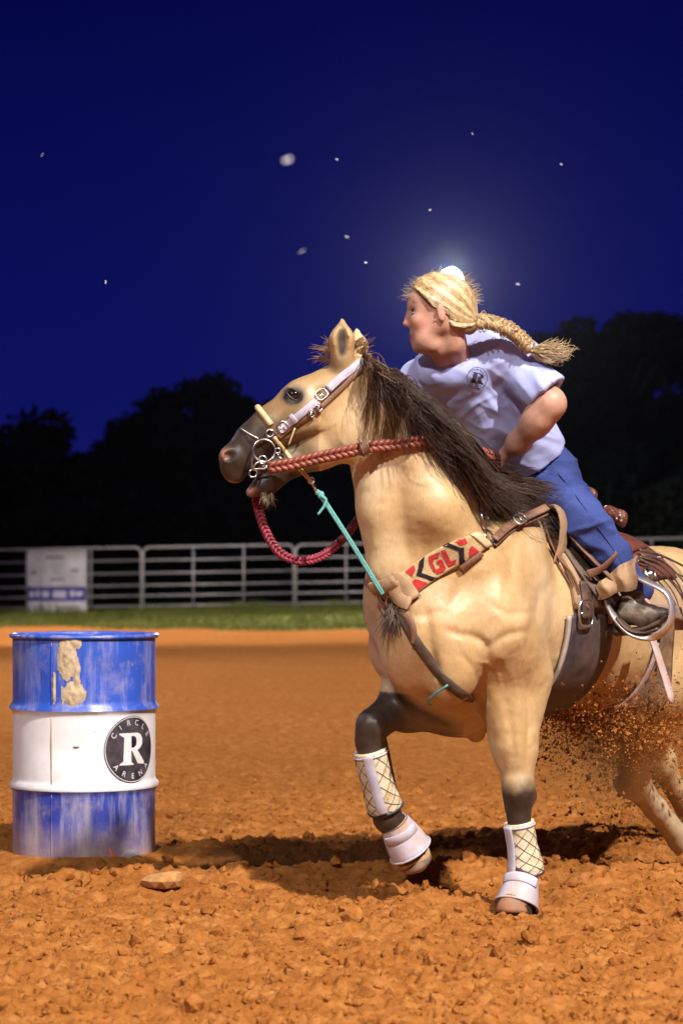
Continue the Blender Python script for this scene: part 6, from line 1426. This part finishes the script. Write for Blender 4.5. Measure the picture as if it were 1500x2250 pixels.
    for k in range(70):
        a, n_ = hit(HB, g.uniform(572, 602), g.uniform(1078, 1098), -0.003); L.append(spline([a, a + np.array([0.002, -0.004, -0.018]), a + np.array([g.normal(0.004, 0.006), g.normal(-0.004, 0.006), -g.uniform(0.02, 0.042)])], 6))
    V, F = strands_vf(np.array(L), 0.0008, 0.0002); mesh_obj('whiskers', V, F, hair_mat('whisker_hair', (0.30, 0.22, 0.14), (0.55, 0.45, 0.33)), HORSE)['kind'] = 'stuff'
    L = []; r0 = np.array([1.38, 9.68, 1.0])
    for k in range(900):
        a = r0 + g.normal(0, 0.018, 3); s = g.normal(0, 0.05, 3); L.append(spline([a, a + np.array([0.10, 0.14, -0.05]) + s * 0.4, a + np.array([0.20, 0.26, -0.32]) + s, a + np.array([0.30, 0.36, -0.62 + g.uniform(-0.1, 0.1)]) + s * 1.8], 12))
    V, F = strands_vf(np.array(L), 0.0018, 0.0005); mesh_obj('tail', V, F, dk, HORSE)
horse_hair()

# ------------------------------------------------------------------ leg boots
def leg_boots():
    cream = NT('boot_neoprene'); cream.set(Roughness=0.7); cream.color(cream.ramp(cream.noise(20, 5, 0.7), [(0.25, (0.34, 0.22, 0.10)), (0.5, (0.58, 0.48, 0.31)), (0.75, (0.68, 0.63, 0.53))])); cream.bump(cream.noise(90, 3, 0.6), 0.2, 0.003); cream = cream.m
    grey = mat('bell_boot_rubber', (0.44, 0.42, 0.50), 0.42, var=0.15, vs=14, dirt=(0.42, 0.24, 0.11), dirt_amt=0.8, dirt_s=13); cord = mat('boot_lattice', (0.12, 0.10, 0.07), 0.7); strapm = mat('boot_strap', (0.46, 0.44, 0.54), 0.5, dirt=(0.4, 0.25, 0.12), dirt_amt=0.3)
    def splint(P, rad, lab, view):
        P = spline(P, 26); rad = np.interp(np.linspace(0, 1, 26), np.linspace(0, 1, len(rad)), rad); root = empty('splint_boot', tuple(P[-1]), lab, 'leg boot', 'cream splint boots')
        T, N, B = frames(P, (0, -1, 0)); MB().tube(P, rad, 28, up=(0, -1, 0)).build('sleeve', cream, root); t = np.linspace(0.03, 0.97, 40)
        Pi = lambda q: np.array([np.interp(q, np.linspace(0, 1, 26), P[:, i]) for i in range(3)]); Ni = lambda A, q: np.array([np.interp(q, np.linspace(0, 1, 26), A[:, i]) for i in range(3)]); mb = MB()
        for k in range(7):
            for sg in (-1, 1):
                L = []
                for q in t:
                    a = 2 * math.pi * k / 7 + sg * q * 4.2; r_ = np.interp(q, np.linspace(0, 1, 26), rad) + 0.0006; L.append(Pi(q) + r_ * (math.cos(a) * Ni(N, q) + math.sin(a) * Ni(B, q)))
                mb.tube(np.array(L), 0.0014, 4)
        o = mb.build('lattice_cords', cord, root); o['kind'] = 'stuff'
        L = np.array([Pi(q) + (np.interp(q, np.linspace(0, 1, 26), rad) + 0.001) * sm(math.cos(view) * Ni(N, q) + math.sin(view) * Ni(B, q)) for q in np.linspace(0.02, 0.9, 20)]); Nn = np.array([sm(l - Pi(q)) for l, q in zip(L, np.linspace(0.02, 0.9, 20))])
        MB().strap(L, Nn, 0.034, 0.006).build('strike_pad', strapm, root)
        for q in (0.06, 0.97): c = Pi(q); MB().ring(c, np.interp(q, np.linspace(0, 1, 26), rad) * 1.0, 0.0045, Ni(T, q), 32, 6).build('trim', strapm if q < 0.5 else mat('trim_black', (0.02, 0.02, 0.03), 0.6), root)
    def bell(P, rad, lab, ax):
        root = empty('bell_boot', tuple(P[-1]), lab, 'bell boot', 'grey bell boots'); P = spline(P, 18); rr = np.interp(np.linspace(0, 1, 18), np.linspace(0, 1, len(rad)), rad)
        T, N, B = frames(P, (0, -1, 0)); V = []; n = 32
        for lay, dr in ((0, 0.0), (1, -0.007)):
            for i in range(18):
                for j in range(n):
                    a = 2 * math.pi * j / n; w = 1 + 0.05 * math.sin(2 * a + 1.0) * i / 17; V.append(P[i] + (rr[i] * w + dr) * (math.cos(a) * N[i] + math.sin(a) * B[i]))
        F = []
        for l in (0, 1):
            for i in range(17):
                for j in range(n): f = (l * 18 * n + i * n + j, l * 18 * n + i * n + (j + 1) % n, l * 18 * n + (i + 1) * n + (j + 1) % n, l * 18 * n + (i + 1) * n + j); F.append(f if l == 0 else f[::-1])
        for i in (0, 17):
            for j in range(n): F.append((i * n + j, i * n + (j + 1) % n, 18 * n + i * n + (j + 1) % n, 18 * n + i * n + j))
        mesh_obj('cuff', np.array(V), F, grey, root)
        q = 6; L = []; Nn = []
        for a in np.linspace(ax - 1.0, ax + 1.0, 16): d = math.cos(a) * N[q] + math.sin(a) * B[q]; L.append(P[q] + d * (rr[q] * 1.03 + 0.002)); Nn.append(d)
        MB().strap(np.array(L), np.array(Nn), 0.034, 0.005).build('closure_strap', strapm, root)
        L = [P[-1] + (rr[-1] + 0.0015) * (math.cos(a) * N[-1] + math.sin(a) * B[-1]) * (1 + 0.05 * math.sin(2 * a + 1.0)) for a in np.linspace(0, 2 * math.pi, 32, endpoint=False)]
        MB().tube(np.array(L), 0.0042, 6, closed=True).build('rim', grey, root)
    splint([W(1139, 1806, 8.172), W(1146, 1850, 8.178), W(1152, 1890, 8.185), W(1156, 1922, 8.19)], [0.052, 0.050, 0.050, 0.056, 0.062, 0.058], 'cream lattice splint boot on the planted foreleg', 0.9)
    bell([W(1148, 1930, 8.18), W(1142, 1955, 8.155), W(1134, 1990, 8.13)], [0.054, 0.060, 0.070, 0.077], 'grey bell boot over the planted hoof', 0.3)
    splint([W(812, 1648, 8.185), W(824, 1700, 8.20), W(838, 1750, 8.22), W(848, 1778, 8.235)], [0.057, 0.055, 0.055, 0.060, 0.060], 'cream lattice splint boot on the raised foreleg', 0.2)
    bell([W(864, 1806, 8.25), W(880, 1832, 8.268), W(901, 1868, 8.285)], [0.052, 0.060, 0.070, 0.078], 'grey bell boot over the raised hoof', 0.0)
leg_boots()

# ------------------------------------------------------------------ flying dirt and insects
def spray():
    g = np.random.default_rng(21); n = 60000; k = g.random(n)
    px = np.where(k < 0.45, g.normal(1330, 95, n), np.where(k < 0.8, g.normal(1430, 80, n), g.normal(1250, 60, n))); py = np.where(k < 0.45, g.normal(1580, 60, n), np.where(k < 0.8, g.normal(1600, 60, n), g.normal(1535, 55, n)))
    d = g.normal(9.0, 0.22, n); low = k > 0.90; py = np.where(low, g.normal(1740, 60, n), py); px = np.where(low, g.normal(1400, 80, n), px); d = np.where(low | (py > 1590 + 170 * g.random(n)), 9.75 + 0.2 * g.random(n), d); d = np.where(px < 1250, np.minimum(d, 8.95), d); keep = (px > 1165) & (py < 1850); px, py, d = px[keep], py[keep], d[keep]; n = len(px)
    P = np.stack([(px - 750) / FPX * d, d, CAMH - (py - HOR) / FPX * d], 1); P = P[P[:, 2] > 0.02]; n = len(P)
    r = 0.0008 + 0.0042 * g.random(n) ** 6 + (g.random(n) < 0.01) * 0.008
    T = np.array([[1, 1, 1], [1, -1, -1], [-1, 1, -1], [-1, -1, 1]]) * 0.8; Ft = np.array([[0, 1, 2], [0, 3, 1], [0, 2, 3], [1, 3, 2]])
    o = lumps('flying_dirt', P, r, (T, Ft), 9, M_SOIL, amp=0.8); struct(o, 'stuff', 'spray of flying dirt thrown up by the hind hooves')
spray()

def insects():
    m = mat('pale_moth', (0.75, 0.72, 0.70), 0.8, var=0.1); g = np.random.default_rng(4)
    sp = [(632, 352, 3.1, 0.0060), (663, 552, 4.2, 0.0075), (740, 350, 13, 0.008), (803, 577, 12, 0.008), (944, 461, 12, 0.008), (1037, 294, 11, 0.007), (1232, 361, 12, 0.008), (233, 620, 11, 0.009), (93, 341, 15, 0.012), (762, 520, 16, 0.014), (1137, 624, 14, 0.012)]
    lab = ['largest pale moth high in the sky left of centre', 'bright small moth above the horse\'s ears', 'tiny insect beside the largest moth', 'tiny insect left of the rider\'s head', 'tiny insect above the rider\'s head', 'topmost tiny insect right of centre', 'tiny insect high at the right', 'tiny insect low at the left above the trees', 'faint insect near the left edge of the sky', 'faint insect between the bright moth and the rider', 'faint insect right of the rider\'s hair']
    for (px, py, d, s), lb in zip(sp, lab):
        c = W(px, py, d); root = empty('flying_insect', tuple(c), lb, 'insect', 'insects flying in the floodlight'); ax = sm(g.normal(size=3)); 
        MB().tube([c - ax * s * 0.45, c, c + ax * s * 0.5], [s * 0.06, s * 0.13, s * 0.05], 6).build('abdomen', m, root)
        for q in (-1, 1):
            w = sm(np.cross(ax, (0.2, -1, 0.3))) * q; V = np.array([c + ax * s * 0.25, c + ax * s * 0.5 + w * s * 0.8, c + w * s * 0.85 - ax * s * 0.1, c - ax * s * 0.3 + w * s * 0.35, c - ax * s * 0.1]); nn = sm(np.cross(ax, w)) * s * 0.02
            mesh_obj('wing', np.vstack([V - nn, V + nn]), [(0, 1, 2, 3, 4), (9, 8, 7, 6, 5)] + [(i, i + 5, (i + 1) % 5 + 5, (i + 1) % 5) for i in range(5)], m, root, False)
insects()
# ------------------------------------------------------------------ dusty night air
def haze():
    lo = np.array([-140.0, -40.0, -2.0]); hi = np.array([140.0, 130.0, 18.0]); mb = MB(); mb.box((lo + hi) / 2, hi - lo)
    m = bpy.data.materials.new('arena_haze'); m.use_nodes = True; t = m.node_tree; t.nodes.clear(); o = t.nodes.new('ShaderNodeOutputMaterial'); v = t.nodes.new('ShaderNodeVolumePrincipled')
    v.inputs['Color'].default_value = (0.78, 0.82, 1.0, 1); v.inputs['Density'].default_value = 0.000005; v.inputs['Anisotropy'].default_value = 0.93; t.links.new(v.outputs[0], o.inputs['Volume'])
    struct(mb.build('haze', m, None, False), 'stuff', 'thin dusty haze in the arena air')
haze()

def dust():
    V, F = ico(4); C = W(1340, 1640, 9.05); V = V * np.array([0.36, 0.30, 0.26]); V *= (1 + 0.35 * (fbm(V * 6, 3, 3)[:, None] - 0.5)); V = V + C; V[:, 2] = np.maximum(V[:, 2], 0.02)
    m = bpy.data.materials.new('fine_dust'); m.use_nodes = True; t = m.node_tree; t.nodes.clear(); o = t.nodes.new('ShaderNodeOutputMaterial'); v = t.nodes.new('ShaderNodeVolumePrincipled'); tc = t.nodes.new('ShaderNodeTexCoord')
    nz = t.nodes.new('ShaderNodeTexNoise'); nz.inputs['Scale'].default_value = 6.0; nz.inputs['Detail'].default_value = 3; t.links.new(tc.outputs['Object'], nz.inputs['Vector'])
    sb = t.nodes.new('ShaderNodeVectorMath'); sb.operation = 'SUBTRACT'; sb.inputs[1].default_value = tuple(C); t.links.new(tc.outputs['Object'], sb.inputs[0]); dv = t.nodes.new('ShaderNodeVectorMath'); dv.operation = 'DIVIDE'; dv.inputs[1].default_value = (0.36, 0.30, 0.26); t.links.new(sb.outputs[0], dv.inputs[0])
    ln = t.nodes.new('ShaderNodeVectorMath'); ln.operation = 'LENGTH'; t.links.new(dv.outputs[0], ln.inputs[0]); r = t.nodes.new('ShaderNodeMapRange'); r.inputs[1].default_value = 1.0; r.inputs[2].default_value = 0.2; r.inputs[3].default_value = 0.0; r.inputs[4].default_value = 1.0; t.links.new(ln.outputs['Value'], r.inputs[0])
    r2 = t.nodes.new('ShaderNodeMapRange'); r2.inputs[1].default_value = 0.40; r2.inputs[2].default_value = 0.75; r2.inputs[4].default_value = 7.0; t.links.new(nz.outputs['Fac'], r2.inputs[0]); mu = t.nodes.new('ShaderNodeMath'); mu.operation = 'MULTIPLY'; t.links.new(r.outputs[0], mu.inputs[0]); t.links.new(r2.outputs[0], mu.inputs[1])
    v.inputs['Color'].default_value = (0.62, 0.32, 0.11, 1); t.links.new(mu.outputs[0], v.inputs['Density']); t.links.new(v.outputs[0], o.inputs['Volume'])
    struct(mesh_obj('dust_cloud', V, F, m), 'stuff', 'brown dust hanging round the hind legs')
dust()
